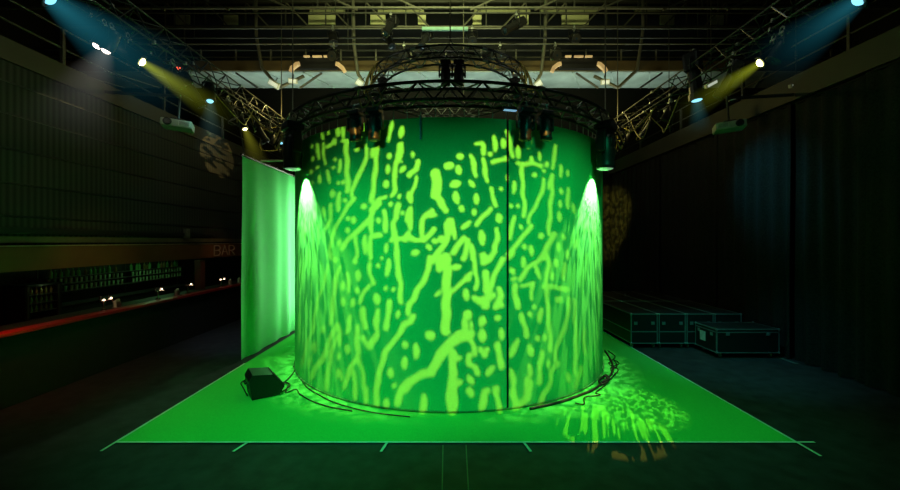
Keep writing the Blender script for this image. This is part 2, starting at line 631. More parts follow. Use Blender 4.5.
def lamp(kind, label, loc, direction, group, lens=M_LENS, scale=1.0):
    t = thing('par_can' if kind == 'can' else 'profile_spot', label, 'stage lamp', loc, None, group)
    t.scale = (scale,) * 3
    inst('clamp', 'mh_clamp', M_ALU, f_clamp, t)
    d = Vector(direction).normalized()
    rz = math.atan2(d.y, d.x) + PI / 2
    inst('yoke', 'canyoke', M_BLACK2, f_canyoke, t, None, (0, 0, rz))
    e = aim(d)
    if kind == 'can':
        h = inst('can', 'can', M_BLACK2, f_can, t, (0, 0, -0.2), e, True)
        if lens is M_LENS:
            inst('lens', 'canlens', lens, f_canlens, h, None, None, True)
        else:
            inst('lens', 'candome', lens, f_candome, h, None, None, True)
    else:
        h = inst('body', 'profile', M_BLACK2, f_profile, t, (0, 0, -0.2), e)
        inst('lens', 'proflens', lens, f_profilelens, h, None, None, True)
    return t


# ------------------------------------------------------------------ straight lighting trusses
def straight_truss(label, xa, y0, y1, zb, zt, wd):
    t = thing('lighting_truss', label, 'truss', (xa, y0, zb))
    L, h = y1 - y0, zt - zb
    for (x, z) in ((0, 0), (wd, 0), (0, h), (wd, h)):
        MB().tube([(x, 0, z), (x, L, z)], 0.013, 8).build('chord', M_STEELD, t)
    n = int(L / 0.5)
    s = L / n
    faces = (((0, 0), (0, h)), ((wd, 0), (wd, h)), ((0, h), (wd, h)), ((0, 0), (wd, 0)))
    for j, (A, B) in enumerate(faces):
        m = MB()
        for k in range(n):
            m.tube([(A[0], k * s, A[1]), (B[0], (k + .5) * s, B[1])], 0.009, 5)
            m.tube([(B[0], (k + .5) * s, B[1]), (A[0], (k + 1) * s, A[1])], 0.009, 5)
        m.build('lacing', M_TRUSS if j < 2 else M_STEELD, t)
    # rows of small clamps and cable ties glinting on the lower chords
    for k in range(int(L / 0.32)):
        inst('coupler', 'coupler', M_ALU, lambda m: m.box((0, 0, 0), (0.05, 0.035, 0.05), bev=0.006), t, (random.choice((0, wd)), 0.2 + k * 0.32, random.choice((0, h))))
    for yy in (1.2, 6.6):
        MB().tube([(wd / 2, yy, h), (wd / 2, yy, 10.9 - zt + h)], 0.012, 5).build('drop_wire', M_STEELD, t)
    return t


straight_truss('straight black lighting truss hung with lamps left of the ring', -4.34, 3.2, 13.0, 5.15, 5.45, 0.30)
straight_truss('straight black lighting truss hung with lamps right of the ring', 4.22, 3.2, 13.0, 5.15, 5.45, 0.30)

XLT, XRT, ZT = -4.19, 4.37, 5.12
GL = 'lamps on the left lighting truss'
GR = 'lamps on the right lighting truss'


def lit(label, px, py, X, target, lens, grp, kind='can', scale=1.0):
    """lamp under a side truss whose front lens is seen at the given place"""
    d = X * F / (px - CX)
    lp = P(px, py, d)
    dr = (Vector(target) - lp).normalized()
    off = 0.186 if kind == 'can' else 0.347
    c = lp - dr * off * scale
    lamp(kind, label, (c.x, c.y, c.z + 0.2 * scale), dr, grp, lens, scale)
    return lp, dr


l_y, d_y = lit('lit lamp with a yellow beam on the left truss', 142, 62, XLT, (-2.9, 5.9, 4.0), E_YEL, GL)
l_c, d_c = lit('lamp with a strong cyan beam at the top left', 50, -1, XLT, (-3.3, 4.85, 4.2), E_CYAN, GL, 'can', 1.2)
l_w1, d_w1 = lit('lit warm white lamp on the left truss, right one of two close together', 106, 51, XLT, (-4.6, 4.6, 3.6), E_WARM, GL, 'can', 0.8)
l_w2, d_w2 = lit('lit warm white lamp on the left truss, left one of two close together', 97, 46, XLT - 0.1, (-4.75, 4.4, 3.6), E_WARM, GL, 'can', 0.8)
l_c2, d_c2 = lit('lit pale cyan lamp halfway along the left truss', 210, 101, XLT, (-4.0, 6.6, 3.5), E_CYAN, GL)
l_y2, d_y2 = lit('small lit yellow lamp near the far end of the left truss', 245, 129, XLT, (-3.7, 8.0, 3.6), E_YEL, GL, 'can', 0.8)
l_c3, d_c3 = lit('small lit cyan lamp beside the left end of the ring truss', 281, 143, XLT, (-4.1, 9.2, 3.4), E_CYAN, GL, 'can', 0.8)
r_y, e_y = lit('lit lamp with a yellow beam on the right truss', 760, 63, XRT, (3.1, 5.9, 4.0), E_YEL, GR)
r_c, e_c = lit('lamp with a strong cyan beam at the top right', 858, 0, XRT, (3.5, 4.75, 4.2), E_CYAN, GR, 'can', 1.2)
r_w, e_w = lit('big lit lamp pointing down halfway along the right truss', 697, 101, XRT, (4.45, 6.6, 3.5), E_CYAN, GR, 'prof', 1.5)
# unlit lamps
dark = [(XLT, 5.9, 'unlit lamp under the left truss just past the yellow beam lamp'), (XLT, 6.3, 'unlit lamp under the left truss just before the pale cyan lamp'),
        (XLT, 7.4, 'unlit lamp under the left truss past the pale cyan lamp'), (XLT, 8.6, 'unlit lamp under the left truss past the small yellow lamp'),
        (XLT, 9.2, 'unlit lamp far along the left truss near the ring'), (XLT, 10.6, 'last unlit lamp at the far end of the left truss'),
        (XRT, 5.0, 'unlit lamp under the right truss nearest the cyan beam lamp'), (XRT, 5.9, 'unlit lamp under the right truss past the yellow beam lamp'),
        (XRT, 7.5, 'unlit lamp under the right truss past the big lit lamp'), (XRT, 8.2, 'unlit lamp far along the right truss'),
        (XRT, 9.1, 'unlit lamp far along the right truss near the ring'), (XRT, 10.4, 'last unlit lamp at the far end of the right truss')]
for k, (X, y, lab) in enumerate(dark):
    lamp('prof' if k % 2 else 'can', lab, (X, y, ZT), (-0.5 * (1 if X > 0 else -1), 0.3, -1), GL if X < 0 else GR)


# ------------------------------------------------------------------ glowing cones that imitate lit haze in the beams
def beam(label, lp, dr, length, r0, r1, col, strength, power=1.6):
    m = bpy.data.materials.new('haze_' + label[:20].replace(' ', '_'))
    m.use_nodes = True
    nt = m.node_tree
    nt.nodes.clear()
    out = nt.nodes.new('ShaderNodeOutputMaterial')
    em = nt.nodes.new('ShaderNodeEmission')
    em.inputs['Color'].default_value = (*col, 1)
    tc = nt.nodes.new('ShaderNodeTexCoord')
    sep = nt.nodes.new('ShaderNodeSeparateXYZ')
    nt.links.new(tc.outputs['Object'], sep.inputs[0])

    def math_(op, a, b=None):
        q = nt.nodes.new('ShaderNodeMath')
        q.operation = op
        q.use_clamp = False
        for i, vv in enumerate((a, b)):
            if vv is None:
                continue
            if isinstance(vv, (int, float)):
                q.inputs[i].default_value = vv
            else:
                nt.links.new(vv, q.inputs[i])
        return q.outputs[0]
    tz = math_('MULTIPLY', sep.outputs['Z'], -1.0 / length)           # 0 at the lens, 1 at the far end
    rad = math_('ADD', math_('MULTIPLY', tz, r1 - r0), r0)
    rr = math_('SQRT', math_('ADD', math_('MULTIPLY', sep.outputs['X'], sep.outputs['X']), math_('MULTIPLY', sep.outputs['Y'], sep.outputs['Y'])))
    q = math_('MAXIMUM', math_('SUBTRACT', 1.0, math_('DIVIDE', rr, rad)), 0.0)
    fall = math_('POWER', math_('MAXIMUM', math_('SUBTRACT', 1.0, tz), 0.0), power)
    inv = math_('DIVIDE', r0, rad)
    s = math_('MULTIPLY', math_('MULTIPLY', q, fall), math_('MULTIPLY', inv, strength))
    nt.links.new(s, em.inputs['Strength'])
    nt.links.new(em.outputs[0], out.inputs['Volume'])
    mb = MB()
    k = 20
    for z, r in ((0, r0), (-length, r1)):
        for j in range(k):
            an = 2 * PI * j / k
            mb.v.append((r * math.cos(an), r * math.sin(an), z))
    mb.f = [(j, (j + 1) % k, k + (j + 1) % k, k + j)[::-1] for j in range(k)]
    mb.f += [tuple(range(k)), tuple(reversed(range(k, 2 * k)))]
    o = mb.build('light_beam_haze', m, None, lp + dr * 0.02, aim(dr))
    tag(o, label, 'haze', None, 'stuff')
    return o


beam('yellow beam of light in the haze below the left truss', l_y, d_y, 1.5, 0.06, 0.36, (0.62, 0.72, 0.03), 6.5, 2.6)
beam('cyan beam of light in the haze at the top left', l_c, d_c, 1.6, 0.12, 0.85, (0.03, 0.34, 0.46), 2.6, 2.0)
beam('greyish glow of hazy light under the two warm lamps on the left', l_w1, d_w1, 1.3, 0.10, 0.62, (0.42, 0.42, 0.38), 1.7)
beam('pale cyan glow of haze under the lamp halfway along the left truss', l_c2, d_c2, 1.2, 0.08, 0.4, (0.2, 0.45, 0.42), 1.0)
beam('small yellow glow of haze near the far end of the left truss', l_y2, d_y2, 0.9, 0.07, 0.3, (0.7, 0.7, 0.05), 2.4)
beam('yellow beam of light in the haze below the right truss', r_y, e_y, 1.35, 0.06, 0.33, (0.58, 0.68, 0.03), 5.0, 2.6)
beam('cyan beam of light in the haze at the top right', r_c, e_c, 1.1, 0.11, 0.5, (0.03, 0.34, 0.46), 2.2, 2.2)
beam('blue glow of haze under the big lamp on the right truss', r_w, e_w, 0.6, 0.10, 0.24, (0.06, 0.36, 0.42), 1.4)

# ------------------------------------------------------------------ bridge (catwalk) behind the rings
cw = thing('catwalk', 'wide catwalk with pale underside and brown edge board crossing behind the rings', 'catwalk', (0, 11.0, 7.23))
mb = MB().box((0, 0.575, 0.02), (23, 1.15, 0.04))
mb.build('soffit', M_SOFFIT, cw)
MB().box((0, -0.03, 0.16), (23, 0.06, 0.27)).build('edge_board', M_TIMBER, cw)
for z in (0.42, 0.62):
    MB().tube([(-11.4, 0, z), (11.4, 0, z)], 0.018, 6).build('handrail', M_STEELD, cw)
for k in range(23):
    inst('post', 'cwpost', M_STEEL, lambda m: m.box((0, 0, 0.17), (0.04, 0.04, 0.36)), cw, (-11 + k, 0, 0.29))
for k in range(20):
    x = -10.4 + k * 1.1
    inst('cross_rib', 'cwrib', M_SOFFIT, lambda m: m.box((0, 0, 0), (1.25, 0.035, 0.03), (0, 0, 1.1)), cw, (x, 0.55, -0.015))

# bent hanger pipes, mirrored pairs
def bent_pipe(label, pix, d):
    pts = [P(x, y, dd) for (x, y), dd in zip(pix, d)]
    base = pts[-1]
    t = thing('bent_pipe', label, 'pipe', base, group='bent pipes by the catwalk')
    q = [p - base for p in pts]
    # round the bends
    s = [q[0]]
    for i in range(1, len(q) - 1):
        for f in (0.12, 0.04):
            s.append(q[i].lerp(q[i - 1], f))
        for f in (0.04, 0.12):
            s.append(q[i].lerp(q[i + 1], f))
    s.append(q[-1])
    MB().tube(s, 0.045, 8).build('pipe', M_STEEL, t, smooth=True)
    k = min(2, len(q) - 1)
    return t


DD = [10.6] * 6
bent_pipe('bent pipe hanging left of the left arched bracket', [(256, -8), (256, 34), (262, 68), (279, 88), (304, 76)], DD)
bent_pipe('bent pipe hanging right of the right arched bracket', [(643, -8), (643, 30), (637, 70), (618, 88), (594, 76)], DD)
bent_pipe('bent pipe hanging left of the small ring truss', [(353, -8), (354, 44), (358, 74), (366, 86)], DD)
bent_pipe('bent pipe hanging right of the small ring truss', [(546, -8), (545, 40), (541, 74), (534, 86)], DD)


def foot_plate(label, px, py, w_, h_, rot, d=10.45, m=M_WHITEP):
    p = P(px, py, d)
    hang = d < 10
    t = thing('floodlight', label, 'lamp', p, (0.3, rot, 0), 'white floodlights under the catwalk')
    s = d / F
    MB().box((0, 0, 0), (w_ * s, 0.08, h_ * s), bev=0.02).build('housing', m, t)
    MB().box((0, -0.045, 0), (w_ * s * 0.8, 0.01, h_ * s * 0.6)).build('glass', mat('flood_glass', (0.8, 0.82, 0.72), 0.3, emit=(0.9, 1.0, 0.8), estr=0.45), t)  # glow stands in for light falling on the front
    MB().tube([(0, 0.02, h_ * s * 0.4), (0, 0.05, h_ * s * 0.5 + 0.1)], 0.012, 6).build('bracket', M_STEELD, t)
    if hang:
        MB().tube([(0, 0, 0), (0, 0, 10.9 - p.z)], 0.008, 5).build('wire', M_STEELD, t, Euler(t.rotation_euler).to_matrix().transposed() @ Vector((0, 0, 0.06)), Euler(t.rotation_euler).to_matrix().transposed().to_euler())


foot_plate('white floodlight at the foot of the far left bent pipe', 274, 84, 12, 6, 0.55)
foot_plate('white floodlight under the left arched bracket', 293, 81, 9, 5, 0.1)
foot_plate('white floodlight left of the small ring truss', 360, 83, 8, 7, 0.7)
foot_plate('white floodlight right of the small ring truss', 538, 84, 8, 7, -0.7)
foot_plate('white floodlight under the right arched bracket', 605, 82, 9, 5, -0.1)
foot_plate('slim white tube lamp beside the right truss', 711, 84, 13, 4, -0.5, 8.5)
foot_plate('slim white tube lamp at the right gallery edge', 796, 84, 14, 4, -0.4, 7.7, M_PROJ)
foot_plate('faint slim tube lamp further along the right truss', 669, 109, 11, 3, -0.4, 9.0, M_PROJ)


# arched brackets with painted warm light, and dark boxes
def arch(label, px):
    d = 10.78
    s = d / F
    p = P(px, 73, d)
    t = thing('arched_bracket', label, 'bracket', p, group='warm lit arched brackets')

    def leg(pts, wd):
        m = MB()
        n = len(pts)
        for (x, z) in pts:
            pass
        for i in range(n):
            x, z = pts[i]
            a = pts[max(0, i - 1)]
            b = pts[min(n - 1, i + 1)]
            tx, tz = b[0] - a[0], b[1] - a[1]
            l = math.hypot(tx, tz)
            nx, nz = -tz / l, tx / l
            for sg in (-1, 1):
                for yy in (-0.05, 0.05):
                    m.v.append(((x + sg * nx * wd / 2) * s, yy, (z + sg * nz * wd / 2) * s))
        for i in range(n - 1):
            o = i * 4
            for (a, b) in ((0, 1), (1, 3), (3, 2), (2, 0)):
                m.f.append((o + a, o + b, o + 4 + b, o + 4 + a))
        m.f.append((0, 2, 3, 1))
        o = (n - 1) * 4
        m.f.append((o, o + 1, o + 3, o + 2))
        return m
    leg([(-27, 1), (-25.5, 5), (-21, 8.5), (-18, 9)], 3.6).build('leg', M_ARCH, t)
    leg([(27, 1), (25, 4.5), (20.5, 8.5), (18, 9)], 3.6).build('leg', M_ARCH, t)
    for a, b in ((-14, -8), (-5, 4), (6, 13)):
        MB().box(((a + b) / 2 * s, -0.02, 16.2 * s), ((b - a) * s, 0.05, 1.6 * s)).build('warm_glow_strip', M_ARCH, t)
    MB().box((0, 0.06, 9.5 * s), (38 * s, 0.1, 10.5 * s), bev=0.02).build('dark_box', M_BLACK2, t)


arch('arched bracket with warm lit ends left of the rings', 318)
arch('arched bracket with warm lit ends right of the rings', 579)
for side in (-1, 1):
    for k, (xa, xb, lab) in enumerate(((300, 322, 'inner'), (258, 236, 'outer'))):
        ax, bx = (xa, xb) if side < 0 else (2 * 449 - xa, 2 * 449 - xb)
        a_, b_ = P(ax, 88, 10.9), P(bx, 73, 10.9)
        t = MB().tube([(0, 0, 0), tuple(b_ - a_)], 0.03, 6).build('knee_brace', M_STEELD, None, a_)
        tag(t, 'slanted steel brace under the catwalk, %s one on the %s' % (lab, 'left' if side < 0 else 'right'), 'brace', 'braces under the catwalk')


# ------------------------------------------------------------------ roof truss, bars and pale boards
def roof_truss(label, d, yt, yb_, step):
    zt_, zb_ = P(0, yt, d).z, P(0, yb_, d).z
    t = thing('roof_truss', label, 'roof truss', (0, d, zb_))
    h = zt_ - zb_
    MB().box((0, 0, h), (23.5, 0.08, 0.07)).build('top_chord', M_STEELD, t)
    MB().box((0, 0, 0), (23.5, 0.06, 0.045)).build('bottom_chord', M_STEEL, t)
    x = step
    k = 0
    while x < 11:
        for s in (-1, 1):
            MB().tube([(s * x, 0, h), (s * (x - step * 0.62), 0, -0.05)], 0.026, 6).build('diagonal', M_STEEL, t)
            inst('upright', 'rt%d%d' % (d, 0), M_STEELD, lambda m: m.box((0, 0, h / 2), (0.035, 0.035, h)), t, (s * x, 0, 0))
        x += step


roof_truss('steel roof truss with slanted members crossing high behind the rings', 12, 2, 27, 1.25)
roof_truss('nearer steel roof truss crossing at the top of the view', 9.6, -8, 8, 1.6)

for k, (px, w_, lab) in enumerate(((183, 14, 'outermost on the left'), (231, 14, 'second from the left'), (322, 27, 'wide one left of the rings'), (378, 15, 'above the left bent pipe by the ring'),
                                   (422, 8, 'narrow one just left of centre'), (477, 9, 'narrow one just right of centre'), (523, 11, 'right of the tilted spotlight'), (575, 27, 'wide one right of the rings'),
                                   (667, 14, 'second from the right'), (717, 13, 'outermost on the right'))):
    d = 13.4
    s = d / F
    p = P(px, 20, d)
    t = thing('acoustic_panel', 'pale yellowish ceiling board, ' + lab, 'panel', p, None, 'pale boards under the roof')
    MB().box((0, 0, 0), (w_ * s, 0.06, 9.5 * s), bev=0.01).build('board', M_PALE, t)
    MB().box((0, -0.04, 5.2 * s), (w_ * s + 0.1, 0.05, 0.04)).build('rail', M_STEELD, t)
    for sx in (-1, 1):
        MB().tube([(sx * w_ * s * 0.35, 0.02, 5 * s), (sx * w_ * s * 0.35, 0.02, ZC - p.z)], 0.012, 5).build('hanger', M_STEELD, t)
for k, (xa, xb, y, lab) in enumerate(((310, 345, 10.5, 'left'), (378, 424, 10.5, 'left of centre'), (474, 530, 10.5, 'right of centre'), (540, 598, 10.5, 'right'), (635, 675, 11, 'far right'))):
    d = 13.6
    p = P((xa + xb) / 2, y, d)
    o = MB().box((0, 0, 0), ((xb - xa) * d / F, 0.1, 5 * d / F), bev=0.01).build('ceiling_board', mat('olive_board', (0.4, 0.4, 0.2), 0.8), None, p)
    tag(o, 'dull olive board high under the roof, ' + lab, 'panel', 'olive boards under the roof')

for (d, y, lab, xr, m) in ((10.2, 28.5, 'topmost lighting bar with small lamps under the roof', 9, M_STEEL), (10.0, 44, 'lower lighting bar behind the small ring truss', 8.5, M_STEEL),
                           (10.4, 38, 'thin lighting bar between the two main bars', 8.5, M_STEELD), (9.4, 13, 'dark lighting bar high under the roof', 9, M_STEELD),
                           (13.0, 51, 'far dark bar low behind the catwalk rail', 11, M_STEELD)):
    z = P(0, y, d).z
    t = thing('lighting_bar', lab, 'lighting bar', (0, d, z), None, 'lighting bars under the roof')
    MB().tube([(-xr, 0, 0), (xr, 0, 0)], 0.02, 8).build('pipe', m, t)
    for x in (-xr * 0.8, -xr * 0.3, xr * 0.3, xr * 0.8):
        MB().tube([(x, 0, 0), (x, 0, 10.9 - z)], 0.008, 5).build('wire', M_STEELD, t)
# pale green strip right behind the centre
p = P(445, 29, 10.1)
o = MB().box((0, 0, 0), (46 * 10.1 / F, 0.06, 3.5 * 10.1 / F), bev=0.01).build('pale_strip', mat('mint_strip', (0.25, 0.5, 0.36), 0.5, emit=(0.3, 0.7, 0.45), estr=0.08), None, p)  # pale tone comes from the colour plus a faint glow
tag(o, 'pale mint horizontal strip in the middle under the roof', 'strip')

GB = 'lamps on the lighting bars under the roof'
for (px, d, y, kind, dr, lab) in ((333, 10.2, 27, 'can', (0.2, -0.5, -1), 'small lamp on the upper bar, far left'), (388, 10.2, 27, 'prof', (0.4, -0.6, -1), 'lamp on the upper bar by the left bent pipe'),
                                  (404, 10.0, 44, 'can', (0, -1, -0.5), 'dark round lamp on the lower bar left of centre'), (334, 10.0, 44, 'can', (0, -1, -0.6), 'dark round lamp on the lower bar, far left'),
                                  (472, 10.2, 27, 'can', (0, -0.8, -0.8), 'dark lamp on the upper bar just right of centre'), (500, 10.0, 44, 'can', (0, -1, -0.5), 'dark round lamp on the lower bar right of centre'),
                                  (555, 10.0, 44, 'can', (0, -1, -0.5), 'dark round lamp on the lower bar by the right bent pipe'), (574, 10.2, 27, 'can', (0, -1, -0.6), 'small lamp on the upper bar, far right'),
                                  (426, 10.2, 27, 'prof', (-0.3, -0.6, -1), 'lamp on the upper bar just left of centre'), (516, 9.4, 13, 'prof', (-0.9, -0.5, -0.7), 'large spotlight tilted down to the left high right of centre'),
                                  (391, 9.4, 13, 'prof', (-0.3, -0.6, -0.9), 'dark spotlight high left of centre')):
    p = P(px, y, d)
    lamp(kind, lab, (p.x, p.y, p.z - 0.04), dr, GB, scale=1.25)

# ------------------------------------------------------------------ loose cables in the rig
def cable(label, pts, r=0.012, m=M_CABLE, group='loose cables in the rig', name='hanging_cable', n=14):
    pts = [Vector(p) for p in pts]
    # Catmull-Rom
    out = []
    k = len(pts)
    for i in range(k - 1):
        p0, p1_, p2_, p3 = pts[max(0, i - 1)], pts[i], pts[i + 1], pts[min(k - 1, i + 2)]
        for j in range(n):
            t_ = j / n
            out.append(0.5 * ((2 * p1_) + (p2_ - p0) * t_ + (2 * p0 - 5 * p1_ + 4 * p2_ - p3) * t_ ** 2 + (3 * p1_ - p0 - 3 * p2_ + p3) * t_ ** 3))
    out.append(pts[-1])
    b = out[0]
    o = MB().tube([p - b for p in out], r, 6).build(name, m, None, b, smooth=True)
    return tag(o, label, 'cable', group)


for side, nm in ((-1, 'left'), (1, 'right')):
    X = XLT if side < 0 else XRT
    for k in range(18):
        y = 6.8 + k * 0.34 + random.uniform(-.2, .2)
        dz = random.uniform(0.2, 0.6)
        cable('slack cable looping under the %s truss' % nm,
              [(X + random.uniform(-.15, .15), y, 5.15), (X + random.uniform(-.3, .3), y + .25, 5.15 - dz), (X + random.uniform(-.3, .3), y + .6, 5.2 - dz * 0.8), (X + random.uniform(-.15, .15), y + .95, 5.16)],
              0.010, M_CABLEY if k % 2 else M_CABLE, 'slack cables under the %s truss' % nm)
    cable('cable drooping from the %s truss across to the ring truss' % nm,
          [(X, 8.0, 5.2), (X - side * 0.4, 8.1, 4.75), (X - side * 0.8, 8.2, 4.62), (side * 3.3 + CC.x, 8.4, 4.56)], 0.015, M_CABLEY, 'cables from side trusses to ring')
    for k in range(4):
        a = side * (1.25 + 0.09 * k)
        q = on_ring(a, 3.42, 4.5)
        cable('cable bundle coiled on the %s end of the ring truss' % nm,
              [q, (q[0] + side * .12, q[1], 4.25), (q[0] + side * .2, q[1] + .1, 4.45), (q[0] + side * .06, q[1] + .15, 4.7), (q[0] - side * .02, q[1] + .2, 4.5)], 0.016, M_CABLEY if k % 2 else M_CABLE, 'cable bundle on the %s end of the ring' % nm)
for sd, nm in ((-1, 'left'), (1, 'right')):
    for k in range(4):
        a = sd * (0.95 + 0.13 * k)
        q = on_ring(a, 1.72, 5.84)
        cable('yellowish cable looped on the %s end of the small ring truss' % nm,
              [(q[0], q[1], q[2] + .03), (q[0] + sd * .07, q[1] - .05, 5.66), (q[0] + sd * .10, q[1], 5.5), (q[0] + sd * .02, q[1] + .08, 5.6), (q[0] - sd * .05, q[1] + .1, 5.84)], 0.016, M_CABLEY, 'cable loops on the %s of the small ring' % nm)
for k, px in enumerate((366, 378, 518, 536)):
    a = ring_ang(px)
    q = on_ring(a, 3.36, 4.5)
    cable('short yellowish cable over the lamp pair on the %s of the ring front' % ('left' if px < 450 else 'right'), [q, (q[0] + .06, q[1] - .03, 4.34), (q[0] - .03, q[1] - .04, 4.24), (q[0] - .09, q[1], 4.36)], 0.012, M_CABLEY, 'cables by the %s lamp pair' % ('left' if px < 450 else 'right'))

# ------------------------------------------------------------------ projectors
def projector(label, px, py, d, flip, zrod):
    p = P(px, py, d)
    t = thing('projector', label, 'projector', p, (0, 0.06 * flip, 0.45 * flip))
    MB().box((0, 0, 0), (0.50, 0.40, 0.14), bev=0.025).build('casing', M_PROJ, t)
    MB().box((0.13 * flip, -0.205, 0.0), (0.19, 0.012, 0.08)).build('grille', M_WHITEP, t)
    m = MB()
    for k in range(4):
        m.box((0.13 * flip, -0.213, -0.027 + k * 0.018), (0.16, 0.006, 0.006))
    m.build('grille_slats', M_STEELD, t)
    MB().lathe([(0.065, 0), (0.07, 0.03), (0.06, 0.07), (0.05, 0.05)], 14, Matrix.Translation((-0.13 * flip, -0.2, 0.0)) @ Euler((PI / 2, 0, 0)).to_matrix().to_4x4()).build('lens', M_BLACK, t)
    MB().box((0, 0, 0.09), (0.2, 0.2, 0.04)).build('mount', M_BLACK2, t)
    MB().tube([(0, 0, 0.1), (0, 0, zrod)], 0.022, 6).build('pole', M_STEELD, t)
    # yoke arm back to the gallery
    side = -1 if px < 450 else 1
    reach = abs((6.6 if side < 0 else 6.9) - abs(p.x))
    MB().box((0, 0, 0), (reach, 0.05, 0.05)).build('arm', M_STEELD, t, Matrix.Rotation(-0.45 * flip, 3, 'Z') @ Vector((side * reach / 2, 0, zrod - 0.05)), (0, 0, -0.45 * flip))
    return t, p


_, pl = projector('white projector hanging on a pole by the left wall', 178, 125.5, 7.4, 1, 0.62)
_, pr = projector('white projector hanging on a pole by the right curtains', 729, 127, 7.6, -1, 0.62)
t = thing('red_tinted_clamp', 'small red tinted clamp at the top of the left projector pole', 'indicator lamp', P(180, 69, 7.35))
MB().box((0, 0, 0), (0.10, 0.08, 0.07), bev=0.015).build('body', M_BLACK, t)
for x, z in ((-0.02, 0.01), (0.025, 0.0), (0.0, -0.02)):
    inst('light', 'redtint', emat('red_dot', (1.0, 0.12, 0.06), 1.6), lambda m: m.box((0, 0, 0), (0.028, 0.02, 0.024), bev=0.006), t, (x, -0.042, z))  # glowing dots stand in for the red tint of the clamp
t = thing('smoke_detector', 'small round device with a pale rim above the right projector', 'sensor', P(733, 101, 7.6))
MB().lathe([(0.03, 0.05), (0.06, 0.03), (0.07, 0), (0.05, -0.03)], 12).build('body', M_BLACK2, t)
MB().lathe([(0.072, -0.002), (0.075, 0.012), (0.072, 0.02)], 12).build('rim', M_WHITEP, t)

# ------------------------------------------------------------------ left green curtain
def wave_sheet(pts, zt, zb, amp, per, thick_n=6, seed=0):
    """pleated cloth along a line on the ground"""
    rnd = random.Random(seed)
    a, b = Vector(pts[0]), Vector(pts[1])
    L = (b - a).length
    d = (b - a) / L
    nrm = Vector((-d.y, d.x))
    n = int(L / per * 10)
    ph = [rnd.uniform(0, 6) for _ in range(3)]
    m = MB()
    zs = [zb + (zt - zb) * k / 8 for k in range(9)]
    for i in range(n + 1):
        u = L * i / n
        s0 = math.sin(2 * PI * u / per + 0.8 * math.sin(u * 2.3 + ph[0]))
        s1 = math.sin(u * 3.1 + ph[1])
        for k, z in enumerate(zs):
            f = 1 - 0.45 * k / 8
            o = nrm * (amp * f * (s0 * (0.75 + 0.25 * s1)) + 0.01 * math.sin(k * 0.7 + u * 5))
            q = a + d * u + o
            m.v.append((q.x, q.y, z))
    kz = len(zs)
    for i in range(n):
        for k in range(kz - 1):
            m.f.append((i * kz + k, (i + 1) * kz + k, (i + 1) * kz + k + 1, i * kz + k + 1))
    return m


gc = thing('green_side_curtain', 'straight green curtain standing left of the round screen', 'curtain', (-4.03, 9.14, 0))
wave_sheet([(-0.04, -1.44), (0.02, 3.2)], 4.10, 0.02, 0.035, 0.75, seed=4).build('cloth', M_GREEN, gc, smooth=True)
MB().tube([(-0.04, -1.5, 4.12), (0.02, 3.25, 4.12)], 0.025, 8).build('rail', M_STEELD, gc)
for k in range(12):
    inst('clip', 'gclip', M_ALU, lambda m: m.box((0, 0, 0), (0.03, 0.02, 0.06)), gc, (-0.035, -1.4 + k * 0.38, 4.14))
for y in (-1.4, 3.1):
    MB().tube([(-0.02, y, 4.12), (-0.2, y, 5.2 - 0.02)], 0.012, 5).build('drop_line', M_STEELD, gc)
# short pale pipe between curtain and ring
p = P(276, 158.5, 8.4)
p.z = 4.15
o = MB().tube([(-0.33, 0, 0), (0.24, 0, 0)], 0.022, 8).build('pipe_stub', M_WHITEP, None, p)
tag(o, 'short pale pipe between the side curtain and the left ring lamp', 'pipe')

# ------------------------------------------------------------------ black curtains
def drape(label, a, b, zt, seed, per=0.34, amp=0.075):
    a, b = Vector(a), Vector(b)
    t = thing('stage_curtain', label, 'curtain', (a.x, a.y, 0), None, 'black stage curtains')
    wave_sheet([(0, 0), tuple(b - a)], zt, 0.015, amp, per, seed=seed).build('cloth', M_DRAPE, t, smooth=True)
    dd = b - a
    MB().tube([(0, 0, zt + 0.02), (dd.x, dd.y, zt + 0.02)], 0.025, 6).build('track', M_BLACK2, t)
    return t


drape('black stage curtain on the right nearest to the viewer, cut by the frame', (6.93, 2.5), (6.95, 6.35), 5.15, 1)
drape('black stage curtain on the right, second from the viewer', (7.02, 6.40), (7.04, 7.75), 5.15, 2)
drape('black stage curtain on the right behind the big flight case, with a bluish glow', (7.00, 7.80), (7.02, 9.9), 5.15, 3)
drape('black stage curtain on the right behind the row of flight cases', (7.03, 9.95), (7.0, 12.6), 5.15, 4)
drape('black stage curtain on the right furthest into the corner', (7.0, 12.65), (7.0, 16.3), 5.15, 5)
drape('black curtain across the back, right of the round screen', (2.2, 16.35), (6.95, 16.35), 6.6, 6, 0.5, 0.06)
drape('black curtain across the back, left of the round screen', (-6.4, 16.35), (2.1, 16.35), 6.6, 7, 0.5, 0.06)

